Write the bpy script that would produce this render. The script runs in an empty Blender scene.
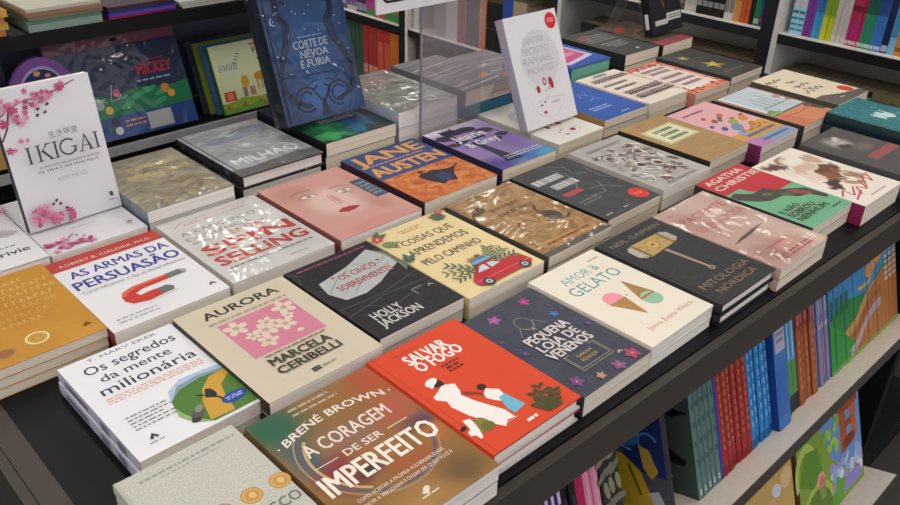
import bpy, math, random
from mathutils import Matrix, Vector
R = random.Random(7)
scene = bpy.context.scene
COL = scene.collection
PI = math.pi

# ------------------------------------------------------------------ materials
def lin(h):
    h = h.lstrip('#')
    c = [int(h[i:i+2], 16)/255 for i in (0, 2, 4)]
    return tuple((x/12.92 if x <= .04045 else ((x+.055)/1.055)**2.4) for x in c) + (1.0,)

MATS = {}
def base_mat(name, g=1):
    """g: 0 matt paper, 1 laminated cover, 2 shrink wrapped cover, 3 loosely shrink wrapped cover"""
    m = bpy.data.materials.new(name); m.use_nodes = True
    nt = m.node_tree; b = nt.nodes['Principled BSDF']
    b.inputs['Roughness'].default_value = {0: .8, 1: .5, 2: .5, 3: .5}[g]
    b.inputs['Specular IOR Level'].default_value = {0: .15, 1: .2, 2: .2, 3: .2}[g]
    if g >= 2:
        b.inputs['Coat Weight'].default_value = .8
        b.inputs['Coat Roughness'].default_value = .09
        tc = nt.nodes.new('ShaderNodeTexCoord'); n = nt.nodes.new('ShaderNodeTexNoise')
        n.inputs['Scale'].default_value = 11; n.inputs['Detail'].default_value = 2.2; n.inputs['Distortion'].default_value = 1.5
        bp = nt.nodes.new('ShaderNodeBump'); bp.inputs['Strength'].default_value = .42 if g == 2 else 1.0; bp.inputs['Distance'].default_value = .02 if g == 2 else .035
        nt.links.new(tc.outputs['Object'], n.inputs['Vector'])
        nt.links.new(n.outputs['Fac'], bp.inputs['Height'])
        nt.links.new(bp.outputs['Normal'], b.inputs['Coat Normal'])
    return m, nt, b

def mat(hexc, g=1):
    k = (hexc, g)
    if k not in MATS:
        m, nt, b = base_mat('print_' + hexc.strip('#') + '_%d' % g, g)
        b.inputs['Base Color'].default_value = lin(hexc)
        MATS[k] = m
    return MATS[k]

def blend(name, base, blobs=(), g=1, noise=.12, nscale=3.0, streak=None):
    """cover artwork: soft coloured patches at (u, v, ru, rv, colour, hardness) over a base colour"""
    m, nt, b = base_mat(name, g); N = nt.nodes.new; L = nt.links.new
    uv = N('ShaderNodeUVMap'); uv.uv_map = 'UVMap'
    nz = N('ShaderNodeTexNoise'); nz.inputs['Scale'].default_value = nscale; nz.inputs['Detail'].default_value = 4
    L(uv.outputs['UV'], nz.inputs['Vector'])
    sub = N('ShaderNodeVectorMath'); sub.operation = 'SUBTRACT'; sub.inputs[1].default_value = (.5, .5, .5)
    L(nz.outputs['Color'], sub.inputs[0])
    sc = N('ShaderNodeVectorMath'); sc.operation = 'SCALE'; sc.inputs['Scale'].default_value = noise*2
    L(sub.outputs[0], sc.inputs[0])
    ad = N('ShaderNodeVectorMath'); ad.operation = 'ADD'; L(uv.outputs['UV'], ad.inputs[0]); L(sc.outputs[0], ad.inputs[1])
    sx = N('ShaderNodeSeparateXYZ'); L(ad.outputs[0], sx.inputs[0])
    cb = N('ShaderNodeCombineXYZ'); L(sx.outputs[0], cb.inputs[0]); L(sx.outputs[1], cb.inputs[1])
    cur = None
    for (u, v, ru, rv, col, hard) in blobs:
        mp = N('ShaderNodeVectorMath'); mp.operation = 'SUBTRACT'; mp.inputs[1].default_value = (u, v, 0); L(cb.outputs[0], mp.inputs[0])
        dv = N('ShaderNodeVectorMath'); dv.operation = 'DIVIDE'; dv.inputs[1].default_value = (ru, rv, 1); L(mp.outputs[0], dv.inputs[0])
        ln = N('ShaderNodeVectorMath'); ln.operation = 'LENGTH'; L(dv.outputs[0], ln.inputs[0])
        mr = N('ShaderNodeMapRange'); mr.interpolation_type = 'SMOOTHSTEP'
        mr.inputs['From Min'].default_value = hard; mr.inputs['From Max'].default_value = 1.02
        mr.inputs['To Min'].default_value = 1; mr.inputs['To Max'].default_value = 0
        L(ln.outputs['Value'], mr.inputs['Value'])
        mx = N('ShaderNodeMix'); mx.data_type = 'RGBA'
        L(mr.outputs[0], mx.inputs['Factor'])
        if cur is None: mx.inputs['A'].default_value = lin(base)
        else: L(cur, mx.inputs['A'])
        mx.inputs['B'].default_value = lin(col); cur = mx.outputs['Result']
    if cur is None: b.inputs['Base Color'].default_value = lin(base)
    else: L(cur, b.inputs['Base Color'])
    return m

def mottle(name, stops, scale=6, g=1, detail=5, distort=.6, rough=.6, stretch=(1, 1.4, 1), kind='noise'):
    """cover artwork: several colours running into each other"""
    m, nt, b = base_mat(name, g); N = nt.nodes.new; L = nt.links.new
    uv = N('ShaderNodeUVMap'); uv.uv_map = 'UVMap'
    mp = N('ShaderNodeMapping'); mp.inputs['Scale'].default_value = stretch; L(uv.outputs['UV'], mp.inputs[0])
    nz = N('ShaderNodeTexNoise'); nz.inputs['Scale'].default_value = scale; nz.inputs['Detail'].default_value = detail
    nz.inputs['Roughness'].default_value = rough; nz.inputs['Distortion'].default_value = distort
    L(mp.outputs[0], nz.inputs['Vector'])
    cr = N('ShaderNodeValToRGB'); e = cr.color_ramp.elements
    e[0].position = stops[0][0]; e[0].color = lin(stops[0][1]); e[1].position = stops[-1][0]; e[1].color = lin(stops[-1][1])
    for p, c in stops[1:-1]:
        x = e.new(p); x.color = lin(c)
    L(nz.outputs['Fac'], cr.inputs[0]); L(cr.outputs[0], b.inputs['Base Color'])
    return m

def page_mat(name, a, c):
    m, nt, b = base_mat(name, 0); N = nt.nodes.new; L = nt.links.new
    tc = N('ShaderNodeTexCoord'); mp = N('ShaderNodeMapping'); mp.inputs['Scale'].default_value = (3, 3, 500)
    L(tc.outputs['Object'], mp.inputs[0])
    nz = N('ShaderNodeTexNoise'); nz.inputs['Scale'].default_value = 1; nz.inputs['Detail'].default_value = 2; L(mp.outputs[0], nz.inputs['Vector'])
    cr = N('ShaderNodeValToRGB'); cr.color_ramp.elements[0].position = .3; cr.color_ramp.elements[1].position = .7
    cr.color_ramp.elements[0].color = lin(c); cr.color_ramp.elements[1].color = lin(a)
    L(nz.outputs['Fac'], cr.inputs[0]); L(cr.outputs[0], b.inputs['Base Color'])
    return m
PW = page_mat('white_pages', '#f2ebe4', '#dfd6cd')
PC = page_mat('cream_pages', '#eee2d2', '#d6c7b2')
PG = page_mat('mint_sprayed_page_edges', '#8cc7ae', '#5fa48b')

def solid(name, hexc, rough=.5, spec=.4, bump=0, bscale=60):
    m = bpy.data.materials.new(name); m.use_nodes = True; nt = m.node_tree; b = nt.nodes['Principled BSDF']
    tc = nt.nodes.new('ShaderNodeTexCoord'); n = nt.nodes.new('ShaderNodeTexNoise'); n.inputs['Scale'].default_value = bscale; n.inputs['Detail'].default_value = 3
    nt.links.new(tc.outputs['Object'], n.inputs['Vector'])
    mx = nt.nodes.new('ShaderNodeMix'); mx.data_type = 'RGBA'
    c = lin(hexc); mx.inputs['A'].default_value = tuple(x*.9 for x in c[:3]) + (1,); mx.inputs['B'].default_value = tuple(min(1, x*1.1) for x in c[:3]) + (1,)
    nt.links.new(n.outputs['Fac'], mx.inputs['Factor']); nt.links.new(mx.outputs['Result'], b.inputs['Base Color'])
    b.inputs['Roughness'].default_value = rough; b.inputs['Specular IOR Level'].default_value = spec
    if bump:
        bp = nt.nodes.new('ShaderNodeBump'); bp.inputs['Strength'].default_value = bump; bp.inputs['Distance'].default_value = .001
        nt.links.new(n.outputs['Fac'], bp.inputs['Height']); nt.links.new(bp.outputs['Normal'], b.inputs['Normal'])
    return m

def clear(name, tint='#ffffff', haze=.12):
    m = bpy.data.materials.new(name); m.use_nodes = True; nt = m.node_tree; nt.nodes.clear(); N = nt.nodes.new; L = nt.links.new
    o = N('ShaderNodeOutputMaterial'); t = N('ShaderNodeBsdfTransparent'); t.inputs[0].default_value = lin(tint)
    gl = N('ShaderNodeBsdfGlossy'); gl.inputs['Roughness'].default_value = .05
    df = N('ShaderNodeBsdfDiffuse'); df.inputs[0].default_value = lin('#d8d4d6')
    a = N('ShaderNodeMixShader'); a.inputs[0].default_value = .05; L(t.outputs[0], a.inputs[1]); L(gl.outputs[0], a.inputs[2])
    b = N('ShaderNodeMixShader'); b.inputs[0].default_value = haze; L(a.outputs[0], b.inputs[1]); L(df.outputs[0], b.inputs[2])
    L(b.outputs[0], o.inputs[0])
    return m

# ------------------------------------------------------------------ mesh helper
class MB:
    def __init__(s): s.v = []; s.f = []; s.m = []; s.uv = []; s.mats = []
    def mi(s, m):
        if m not in s.mats: s.mats.append(m)
        return s.mats.index(m)
    def poly(s, pts, m, uvs=None):
        n = len(s.v); s.v += [tuple(p) for p in pts]; s.f.append(tuple(range(n, n+len(pts)))); s.m.append(s.mi(m)); s.uv.append(uvs)
    def tris(s, vs, fs, m):
        n = len(s.v); s.v += vs; k = s.mi(m)
        for f in fs: s.f.append(tuple(n+i for i in f)); s.m.append(k); s.uv.append(None)
    def box(s, a, b, m, top=None, topuv=False, faces='xXyYzZ'):
        x0, y0, z0 = a; x1, y1, z1 = b
        P = [(x0, y0, z0), (x1, y0, z0), (x1, y1, z0), (x0, y1, z0), (x0, y0, z1), (x1, y0, z1), (x1, y1, z1), (x0, y1, z1)]
        Q = {'z': (0, 3, 2, 1), 'Z': (4, 5, 6, 7), 'y': (0, 1, 5, 4), 'Y': (2, 3, 7, 6), 'x': (0, 4, 7, 3), 'X': (1, 2, 6, 5)}
        for k in faces:
            if k == 'Z' and top is not None: s.poly([P[i] for i in Q[k]], top, [(0, 0), (1, 0), (1, 1), (0, 1)] if topuv else None)
            else: s.poly([P[i] for i in Q[k]], m)
    def prism(s, pts, axis_fn, a, b, m):
        """closed outline pts (p, q) extruded between a and b through axis_fn(p, q, t)"""
        n = len(pts)
        s.poly([axis_fn(p, q, a) for p, q in pts], m); s.poly([axis_fn(p, q, b) for p, q in reversed(pts)], m)
        for i in range(n):
            j = (i+1) % n
            s.poly([axis_fn(*pts[i], a), axis_fn(*pts[i], b), axis_fn(*pts[j], b), axis_fn(*pts[j], a)], m)
    def build(s, name, parent=None):
        me = bpy.data.meshes.new(name); me.from_pydata(s.v, [], s.f)
        for m in s.mats: me.materials.append(m)
        me.polygons.foreach_set('material_index', s.m)
        ul = me.uv_layers.new(name='UVMap'); i = 0
        for f, u in zip(s.f, s.uv):
            for k in range(len(f)):
                ul.data[i].uv = u[k] if u else (0, 0); i += 1
        me.update()
        o = bpy.data.objects.new(name, me); COL.objects.link(o)
        if parent: o.parent = parent
        return o

def tag(o, label, cat, group=None, kind=None):
    if label: o['label'] = label
    if cat: o['category'] = cat
    if group: o['group'] = group
    if kind: o['kind'] = kind
    return o
def empty(name, M, label, cat, group=None):
    o = bpy.data.objects.new(name, None); COL.objects.link(o); o.empty_display_size = .02
    o.matrix_world = M if isinstance(M, Matrix) else Matrix.Translation(M)
    return tag(o, label, cat, group)
def structure(o): o['kind'] = 'structure'; return o
def copy_tree(o, M, label, group=None):
    r = o.copy(); COL.objects.link(r); r.matrix_world = M; r['label'] = label
    if group: r['group'] = group
    elif 'group' in r: del r['group']
    for ch in list(o.children):
        c = ch.copy(); COL.objects.link(c); c.parent = r
        for g in list(ch.children):
            d = g.copy(); COL.objects.link(d); d.parent = c
    return r

# ------------------------------------------------------------------ lettering
_tc = {}
def text_mesh(s, bold):
    k = (s, bold)
    if k not in _tc:
        cu = bpy.data.curves.new('lettering', 'FONT'); cu.body = s; cu.size = 1; cu.resolution_u = 2; cu.offset = bold*.5; cu.fill_mode = 'FRONT'
        ob = bpy.data.objects.new('lettering', cu); COL.objects.link(ob)
        dg = bpy.context.evaluated_depsgraph_get(); dg.update()
        me = ob.evaluated_get(dg).to_mesh()
        vs = [(v.co.x, v.co.y) for v in me.vertices]; fs = [tuple(p.vertices) for p in me.polygons]
        ob.evaluated_get(dg).to_mesh_clear(); bpy.data.objects.remove(ob); bpy.data.curves.remove(cu)
        xs = [v[0] for v in vs]; ys = [v[1] for v in vs]
        x0, x1, y0, y1 = min(xs), max(xs), min(ys), max(ys)
        # height measured over capitals: keep the accent above the box
        _tc[k] = ([((x-x0)/(x1-x0), (y-max(y0, -.02))/(min(y1, .75)-max(y0, -.02))) for x, y in vs], fs)
    return _tc[k]

class Art:
    """prints on a face of size w x h; place(x, y, lift) gives the 3-D point"""
    def __init__(s, mb, w, h, place, g=1): s.mb = mb; s.w = w; s.h = h; s.pl = place; s.g = g; s.k = 0
    def lift(s): s.k += 1; return .00008 + s.k*.000018
    def P(s, pts, c, unit='uv'):
        z = s.lift(); s.mb.poly([s.pl(u*s.w, v*s.h, z) for u, v in pts], c if not isinstance(c, str) else mat(c, s.g))
    def Rc(s, u0, v0, u1, v1, c): s.P([(u0, v0), (u1, v0), (u1, v1), (u0, v1)], c)
    def E(s, u, v, ru, rv, c, ang=0, n=16):
        """radii are fractions of the width in both directions"""
        z = s.lift(); ca, sa = math.cos(ang), math.sin(ang); pts = []
        for i in range(n):
            t = 2*PI*i/n; a = ru*s.w*math.cos(t); b = rv*s.w*math.sin(t)
            pts.append(s.pl(u*s.w+ca*a-sa*b, v*s.h+sa*a+ca*b, z))
        s.mb.poly(pts, mat(c, s.g))
    def ring(s, u, v, r, wd, c, a0=0, a1=2*PI, n=28, asp=1, ang=0):
        z = s.lift(); m = mat(c, s.g); ca, sa = math.cos(ang), math.sin(ang)
        def q(t, rr):
            a = rr*s.w*math.cos(t); b = rr*s.w*asp*math.sin(t)
            return s.pl(u*s.w+ca*a-sa*b, v*s.h+sa*a+ca*b, z)
        for i in range(n):
            t0 = a0+(a1-a0)*i/n; t1 = a0+(a1-a0)*(i+1)/n
            s.mb.poly([q(t0, r-wd/2), q(t0, r+wd/2), q(t1, r+wd/2), q(t1, r-wd/2)], m)
    def line(s, pts, wd, c):
        z = s.lift(); m = mat(c, s.g); hw = wd*s.w/2
        for (u0, v0), (u1, v1) in zip(pts, pts[1:]):
            x0, y0, x1, y1 = u0*s.w, v0*s.h, u1*s.w, v1*s.h
            d = math.hypot(x1-x0, y1-y0) or 1; nx, ny = -(y1-y0)/d*hw, (x1-x0)/d*hw
            s.mb.poly([s.pl(x0-nx, y0-ny, z), s.pl(x1-nx, y1-ny, z), s.pl(x1+nx, y1+ny, z), s.pl(x0+nx, y0+ny, z)], m)
    def T(s, txt, u0, v0, u1, v1, c, bold=.02, arc=0, rise=0):
        vs, fs = text_mesh(txt, 0); d = bold*.75*(v1-v0)*s.h
        for kx, ky in ((0, 0),) if bold < .012 else ((-1, -.6), (1, -.6), (-1, .6), (1, .6), (0, 0)):
            z = s.lift()
            out = [s.pl((u0+(u1-u0)*x)*s.w + kx*d, (v0+(v1-v0)*y + arc*(1-(2*x-1)**2) + rise*x)*s.h + ky*d, z) for x, y in vs]
            s.mb.tris(out, fs, mat(c, s.g))
    def small(s, u0, v0, u1, v1, rows, c, fill=.55, seed=1, al='l'):
        """fine print too small to read: rows of word-length dashes"""
        r = random.Random(seed); hh = (v1-v0)/rows; z = s.lift(); m = mat(c, s.g)
        for i in range(rows):
            y = v1-hh*(i+1)+hh*(1-fill)/2; end = u1 if al == 'j' else u1-(u1-u0)*r.uniform(0, .3); x = u0
            if al == 'c': d = (u1-end)/2; x += d; end = u1-d
            while x < end:
                w = r.uniform(.02, .07); w = min(w, end-x)
                s.mb.poly([s.pl(x*s.w, y*s.h, z), s.pl((x+w)*s.w, y*s.h, z), s.pl((x+w)*s.w, (y+hh*fill)*s.h, z), s.pl(x*s.w, (y+hh*fill)*s.h, z)], m)
                x += w+.012
    def blossom(s, u, v, r, c, cc='#f6e6ec'):
        a0 = R.uniform(0, 6)
        for i in range(5):
            t = a0+i*2*PI/5
            s.E(u+math.cos(t)*r*.55, v+math.sin(t)*r*.55*s.w/s.h, r*.5, r*.34, c, t, 8)
        s.E(u, v, r*.18, r*.18, cc, 0, 6)
    def sprig(s, u, v, du, dv, n, c, lw=.03, ll=.07):
        s.line([(u, v), (u+du, v+dv)], .008, c)
        for i in range(n):
            t = (i+.6)/n; a = math.atan2(dv*s.h, du*s.w)
            for sg in (-1, 1):
                an = a+sg*.8
                s.E(u+du*t+math.cos(an)*ll*.5, v+dv*t+math.sin(an)*ll*.5*s.w/s.h, ll*.5, lw*.5, c, an, 8)

# ------------------------------------------------------------------ books
def book(name, M, label, w, h, t, front, art=None, g=1, hard=False, spine='#e8e4e0', back=None, pages=PW,
         spine_art=None, back_art=None, group=None, cat='book'):
    root = empty(name, M, label, cat, group)
    fm = front if not isinstance(front, str) else mat(front, g)
    sm = spine if not isinstance(spine, str) else mat(spine, g)
    bm_ = mat(back, g) if isinstance(back, str) else (back or sm)
    c = .0024 if hard else .0006; o = .003 if hard else 0.0
    mb = MB()
    # front board, back board, rounded spine
    mb.box((0, 0, t-c), (w, h, t), sm if hard else fm if isinstance(front, str) else sm, top=fm, topuv=True)
    mb.box((0, 0, 0), (w, h, c), bm_)
    n = 6; rd = .0028 if hard else .0007
    prof = [(0, t-c*.5)] + [(-rd*math.sin(PI*i/n), t-c*.5-(t-c)*i/n) for i in range(1, n)] + [(0, c*.5)]
    inn = [(c, c*.5), (c, t-c*.5)]
    mb.prism(prof+inn, lambda p, q, a: (p, a, q), 0, h, sm)
    if hard:  # pressed joint groove along the hinge
        mb.poly([(.007, 0, t+.00004), (.0095, 0, t+.00004), (.0095, h, t+.00004), (.007, h, t+.00004)], mat(spine if isinstance(spine, str) else '#333333', 1))
    if art: art(Art(mb, w, h, lambda x, y, z: (x, y, t+z), g))
    if back_art: back_art(Art(mb, w, h, lambda x, y, z: (w-x, y, -z), g))
    if spine_art: spine_art(Art(mb, t, h, lambda x, y, z: (-rd-.0002-z, y, t-x), g))
    mb.build('cover', root)
    pb = MB(); i = .0012
    pb.box((c+.0002, o+.0004, c), (w-o-.0008, h-o-.0004, t-c), pages)
    pb.build('page_block', root)
    return root

def Mx(x, y, z, yaw=0): return Matrix.Translation((x, y, z)) @ Matrix.Rotation(yaw, 4, 'Z')
TZ = .008     # table top
ORD = ['topmost', 'second', 'third', 'fourth', 'fifth', 'sixth']
def stack(x, y, ztop, w, h, yaw, desc, front, art=None, n=None, **kw):
    n = n or max(1, round((ztop-TZ)/.02)); t = (ztop-TZ)/n - .0003
    if w == .147 and h == .241: t = .0348
    if 'name' in kw: nm = kw.pop('name')
    else: nm = 'hardcover_book' if kw.get('hard') else 'paperback_book'
    grp = kw.pop('grp', None) or ('pile of ' + desc.split(',')[0])[:70]
    zz = ztop-t
    r = book(nm, Mx(x, y, zz, yaw), desc + (', topmost of its pile' if n > 1 else ''), w, h, t, front, art, group=grp, **kw)
    rr = random.Random(int(x*1000+y*77))
    for i in range(1, n):
        zz -= t+.0003
        dx = rr.uniform(-.0025, .003); dy = rr.uniform(-.001, .0025)
        copy_tree(r, Mx(x+dx, y+dy, zz, yaw+rr.uniform(-.006, .006)), '%s copy from the top, lying under the %s' % (ORD[i], desc), grp)
    return r

# ================================================================== books on the table
# ---- first row
def a_ricco(a):
    a.small(.15, .915, .95, .945, 1, '#9d9b92', seed=3, al='j'); a.small(.3, .89, .8, .91, 1, '#a8a69c', seed=4, al='j')
    for u, v in ((.94, .525), (.70, .53), (.46, .53), (.22, .535)):
        a.E(u, v, .085, .085, '#b98a45'); a.E(u, v, .075, .075, '#cfa566'); a.E(u, v, .055, .055, '#c0914c'); a.E(u+.005, v, .028, .035, '#dcb87c')
    a.T('OS RICCO', .42, .375, .98, .435, '#77756e', .03)
    a.Rc(0, 0, .03, 1, '#b6b4aa')
stack(.086, .337, .050, .137, .228, .004, 'grey sparkly book with gold coins', mottle('grey_glitter', [(.35, '#b7b6ac'), (.65, '#cccbc0')], 70, 0, 2, 0), a_ricco, g=1, spine='#b9b7ad', n=3)

def a_coragem(a):
    W = '#e8ded0'
    a.ring(.5, .52, .40, .02, '#6b5c66', 1.6, 5.4, 40, 1.1, .5); a.ring(.5, .52, .43, .012, '#a08a72', 1.4, 5.6, 40, 1.1, .5)
    a.ring(.5, .52, .37, .02, '#c7a877', 1.9, 3.6, 24, 1.1, .5)
    a.small(.30, .945, .62, .975, 1, '#b9a98f', seed=2, al='j'); a.small(.30, .905, .66, .93, 1, '#b9a98f', seed=5, al='j')
    a.T('BRENÉ BROWN', .10, .745, .91, .80, W, .035, arc=.055)
    a.E(.05, .76, .008, .008, W); a.E(.955, .76, .008, .008, W)
    a.T('A CORAGEM', .15, .615, .82, .705, W, .02)
    a.T('DE SER', .34, .515, .64, .56, W, .03)
    a.Rc(.12, .535, .29, .54, W); a.Rc(.69, .535, .86, .54, W)
    a.T('IMPERFEITO', .06, .345, .94, .475, '#f2e9dc', .035)
    a.T('COMO ACEITAR A PRÓPRIA VULNERABILIDADE,', .15, .245, .84, .268, W, .01)
    a.T('VENCER A VERGONHA E OUSAR SER QUEM VOCÊ É', .13, .205, .86, .228, W, .01)
    a.E(.52, .115, .03, .02, W, .5); a.E(.50, .10, .025, .012, W, -.5); a.small(.45, .075, .6, .088, 1, W)
coragem_m = blend('painted_swirl_of_colours', '#8f6638', [
    (.12, .92, .45, .32, '#2f6048', .1), (.62, 1.0, .34, .14, '#8a6b45', .1), (.95, .9, .34, .3, '#ac5134', .1), (.45, .62, .36, .2, '#8f6a58', .1),
    (.12, .64, .16, .26, '#3a6168', .1), (.22, .44, .24, .2, '#84293a', .1), (.5, .45, .32, .12, '#a06a3c', .1), (.36, .36, .16, .08, '#4e3440', .2),
    (.86, .62, .3, .15, '#b15a48', .1), (.9, .47, .2, .09, '#5b4055', .1), (.92, .36, .14, .1, '#b46a35', .2), (.35, .05, .6, .2, '#a87f4b', .1), (.8, .12, .25, .16, '#6d5636', .1),
    (.62, .30, .3, .1, '#a35b33', .1)], 1, .09, 3.2)
stack(.227, .318, .053, .170, .229, -.003, 'swirling brown, red and green book', coragem_m, a_coragem, spine='#7a5c3e', n=2)

def a_salvar(a):
    W = '#efeae6'
    a.T('SALVAR', .25, .81, .69, .90, W, .045); a.T('O FOGO', .26, .725, .74, .81, W, .045)
    a.small(.42, .615, .62, .705, 3, '#6d2a1c', .62, 4, 'c'); a.small(.2, .925, .5, .94, 1, '#b4412c')
    # woman walking in a white dress, seen from behind
    a.P([(.20, .545), (.27, .57), (.36, .535), (.33, .47), (.30, .44), (.33, .36), (.43, .20), (.43, .125), (.36, .135), (.30, .105), (.24, .17), (.17, .30), (.14, .40), (.16, .45), (.11, .49), (.11, .52)], W)
    a.E(.245, .60, .055, .05, '#2c2023'); a.E(.225, .625, .065, .04, '#f2efec', .3); a.E(.27, .585, .03, .035, '#3a2724'); a.E(.20, .60, .035, .02, '#eee9e6', .9)
    a.P([(.33, .46), (.42, .40), (.45, .36), (.435, .355), (.40, .385), (.32, .43)], '#8e3b2c')
    # child in a blue skirt
    a.P([(.44, .365), (.50, .39), (.575, .34), (.56, .28), (.49, .255), (.45, .29), (.42, .33)], W)
    a.P([(.50, .29), (.57, .295), (.60, .16), (.46, .145), (.455, .20)], '#6fb3cf')
    a.E(.49, .415, .042, .038, '#3a2320')
    # white dog and bush
    a.E(.16, .20, .085, .085, '#8a7a3a'); a.E(.20, .17, .06, .05, '#6f6a30')
    a.P([(.09, .285), (.15, .27), (.14, .22), (.12, .18), (.09, .13), (.06, .12), (.055, .16), (.02, .17), (.03, .20), (.07, .21)], W); a.E(.035, .235, .035, .02, '#241f24', .4)
    for u, v, du, dv in ((.74, .02, .10, .20), (.74, .02, .0, .17), (.74, .02, -.07, .10), (.74, .02, .16, .12)): a.sprig(u, v, du, dv, 4, '#4c4c2b', .04, .075)
    a.small(.46, .045, .57, .07, 1, W, .8, 2, 'j')
    a.Rc(.33, .115, .45, .12, '#c2b2a6')
stack(.408, .337, .045, .152, .222, -.006, 'orange hardcover with woman in white dress', '#d8492a', a_salvar, hard=True, spine='#c8401f', n=2, back='#cfcac4')

def a_pequena(a):
    W = '#d9d3cf'; rr = random.Random(5)
    for i in range(34):
        s_ = rr.choice([(rr.uniform(.02, .98), rr.uniform(.86, .99)), (rr.uniform(.02, .98), rr.uniform(.01, .12)), (rr.uniform(.02, .12), rr.uniform(.1, .9)), (rr.uniform(.88, .98), rr.uniform(.1, .9))])
        du, dv = rr.uniform(-.08, .08), rr.uniform(-.06, .06)
        a.line([s_, (s_[0]*.96+du*.5+.02, s_[1]*.97+dv*.5+.01)], .012, rr.choice(['#5d5a72', '#39404f', '#6b5a7a', '#4c4e62']))
    for u, v, r, c in ((.27, .88, .07, '#a25a9a'), (.74, .90, .065, '#b03f86'), (.80, .67, .05, '#3f6fb8'), (.84, .07, .08, '#b04766'), (.12, .12, .07, '#7f4a86'), (.60, .05, .07, '#8d5a86'), (.35, .06, .05, '#c08a7a'), (.93, .45, .04, '#54508c'), (.08, .5, .04, '#5a4a86')):
        a.blossom(u, v, r, c, '#c8a35a')
    a.T('A', .42, .625, .47, .665, '#b9b39f', .01)
    a.ring(.44, .72, .09, .008, '#8b8a70', 0, 2*PI, 24, 1.2); a.line([(.25, .62), (.34, .70), (.44, .64), (.55, .72), (.62, .64)], .008, '#8b8a70')
    a.T('PEQUENA', .21, .52, .78, .60, W, .045); a.T('LOJA DE', .22, .425, .76, .50, W, .045); a.T('VENENOS', .20, .33, .78, .41, W, .045)
    a.T('SARAH', .40, .25, .60, .28, '#b8a06a', .01); a.T('PENNER', .39, .205, .61, .235, '#b8a06a', .01)
    for r in (0, .02): a.line([(.30-r, .17-r), (.70+r, .17-r), (.70+r, .31), (.64, .31)], .008, '#9a9380'); a.line([(.30-r, .17-r), (.30-r, .31), (.36, .31)], .008, '#9a9380')
    a.T('A', .73, .12, .80, .14, W, .05)
stack(.566, .335, .040, .141, .212, .003, 'dark slate book with pink poison flowers', mottle('slate_blue_print', [(.3, '#3a3f4a'), (.7, '#4a4c5c')], 5), a_pequena, spine='#40424f', n=1, pages=PC)

def a_amor(a):
    a.T('AMOR &', .22, .79, .76, .87, '#6aa9ae', .01, rise=.0); a.T('GELATO', .14, .65, .86, .755, '#4f9aa2', .01)
    a.small(.76, .895, .93, .915, 1, '#c9a06a', .8, 2, 'j')
    a.P([(.27, .455), (.49, .455), (.42, .24)], '#b0834f')
    a.E(.38, .48, .115, .115, '#eb9aa5'); a.P([(.265, .455), (.495, .455), (.49, .43), (.27, .43)], '#b0834f')
    a.P([(.27, .44), (.49, .44), (.43, .235)], '#b0834f')
    a.P([(.57, .36), (.79, .36), (.70, .60)], '#a87c4c')
    a.E(.68, .33, .11, .11, '#93bfa0'); a.P([(.57, .355), (.79, .355), (.785, .375), (.575, .375)], '#a87c4c')
    a.E(.535, .455, .01, .01, '#8a4d4d')
    a.T('Jenna Evans Welch', .20, .105, .90, .145, '#cf8b80', .0)
stack(.712, .337, .043, .153, .218, .004, 'cream book with two ice cream cones', '#e9e0cf', a_amor, spine='#e0d6c6', n=2)

def a_mito(a):
    K = '#8a7a66'
    a.T('NEIL GAIMAN', .10, .89, .93, .935, K, .005)
    a.P([(.16, .79), (.2, .83), (.78, .83), (.83, .79), (.83, .72), (.78, .68), (.2, .66), (.15, .70)], '#9c8a72')
    a.P([(.27, .84), (.71, .83), (.70, .67), (.27, .65)], '#b79a5e'); a.E(.49, .75, .12, .09, '#caa768'); a.ring(.49, .75, .08, .012, '#7d6335'); a.E(.49, .75, .02, .02, '#54401f')
    for u in (.33, .65): a.ring(u, .75, .05, .01, '#8a7140')
    for u in (.27, .70): a.Rc(u, .655, u+.025, .835, '#6d5a3c')
    a.P([(.16, .80), (.25, .83), (.25, .67), (.15, .70)], '#b8b0a4'); a.P([(.83, .80), (.74, .83), (.74, .675), (.83, .70)], '#b0a89c')
    a.P([(.475, .65), (.53, .65), (.56, .32), (.525, .32)], '#9b8272'); a.line([(.50, .64), (.545, .33)], .008, '#c9b3a2')
    a.E(.545, .30, .04, .035, '#a3907f'); a.E(.545, .30, .02, .018, '#5a4438')
    a.T('MITOLOGIA', .11, .165, .94, .225, '#8f755a', .005); a.T('NÓRDICA', .18, .075, .86, .135, '#8f755a', .005)
stack(.868, .326, .047, .156, .227, -.003, 'black hardcover with golden hammer', mottle('black_speckled_print', [(.4, '#2d3032'), (.62, '#36393a')], 30), a_mito, hard=True, spine='#232425', n=2, back='#1b1b1b')

pac_m = blend('veiled_face_in_soft_pink', '#bd9c92', [(.5, .9, .6, .25, '#c4aaa0', .1), (.2, .75, .3, .3, '#b38c82', .2), (.75, .35, .4, .3, '#cbb0a5', .1), (.25, .15, .4, .2, '#a5796f', .1), (.9, .1, .2, .3, '#d5b9a8', .1), (.6, .12, .35, .12, '#c6988c', .2)], 2, .12, 3)
def a_pac(a):
    a.T('A', .12, .90, .18, .935, '#b2564f', 0)
    a.T('PACIENTE', .12, .76, .90, .83, '#b2504b', .005); a.T('SILENCIOSA', .08, .61, .96, .68, '#bb6a62', .005)
    a.P([(.10, .375), (.45, .385), (.78, .42), (.55, .425), (.3, .405)], '#4f3a38'); a.P([(.3, .405), (.55, .425), (.78, .42), (.45, .40)], '#7a5a54')
    a.small(.30, .18, .72, .22, 1, '#b5655c', .6, 3, 'c'); a.small(.15, .04, .9, .10, 2, '#a8564f', .5, 4, 'c')
    a.small(.8, .06, .96, .13, 3, '#eadfd6', .6, 9); a.Rc(0, 0, .01, 1, '#8a6a62')
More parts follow.
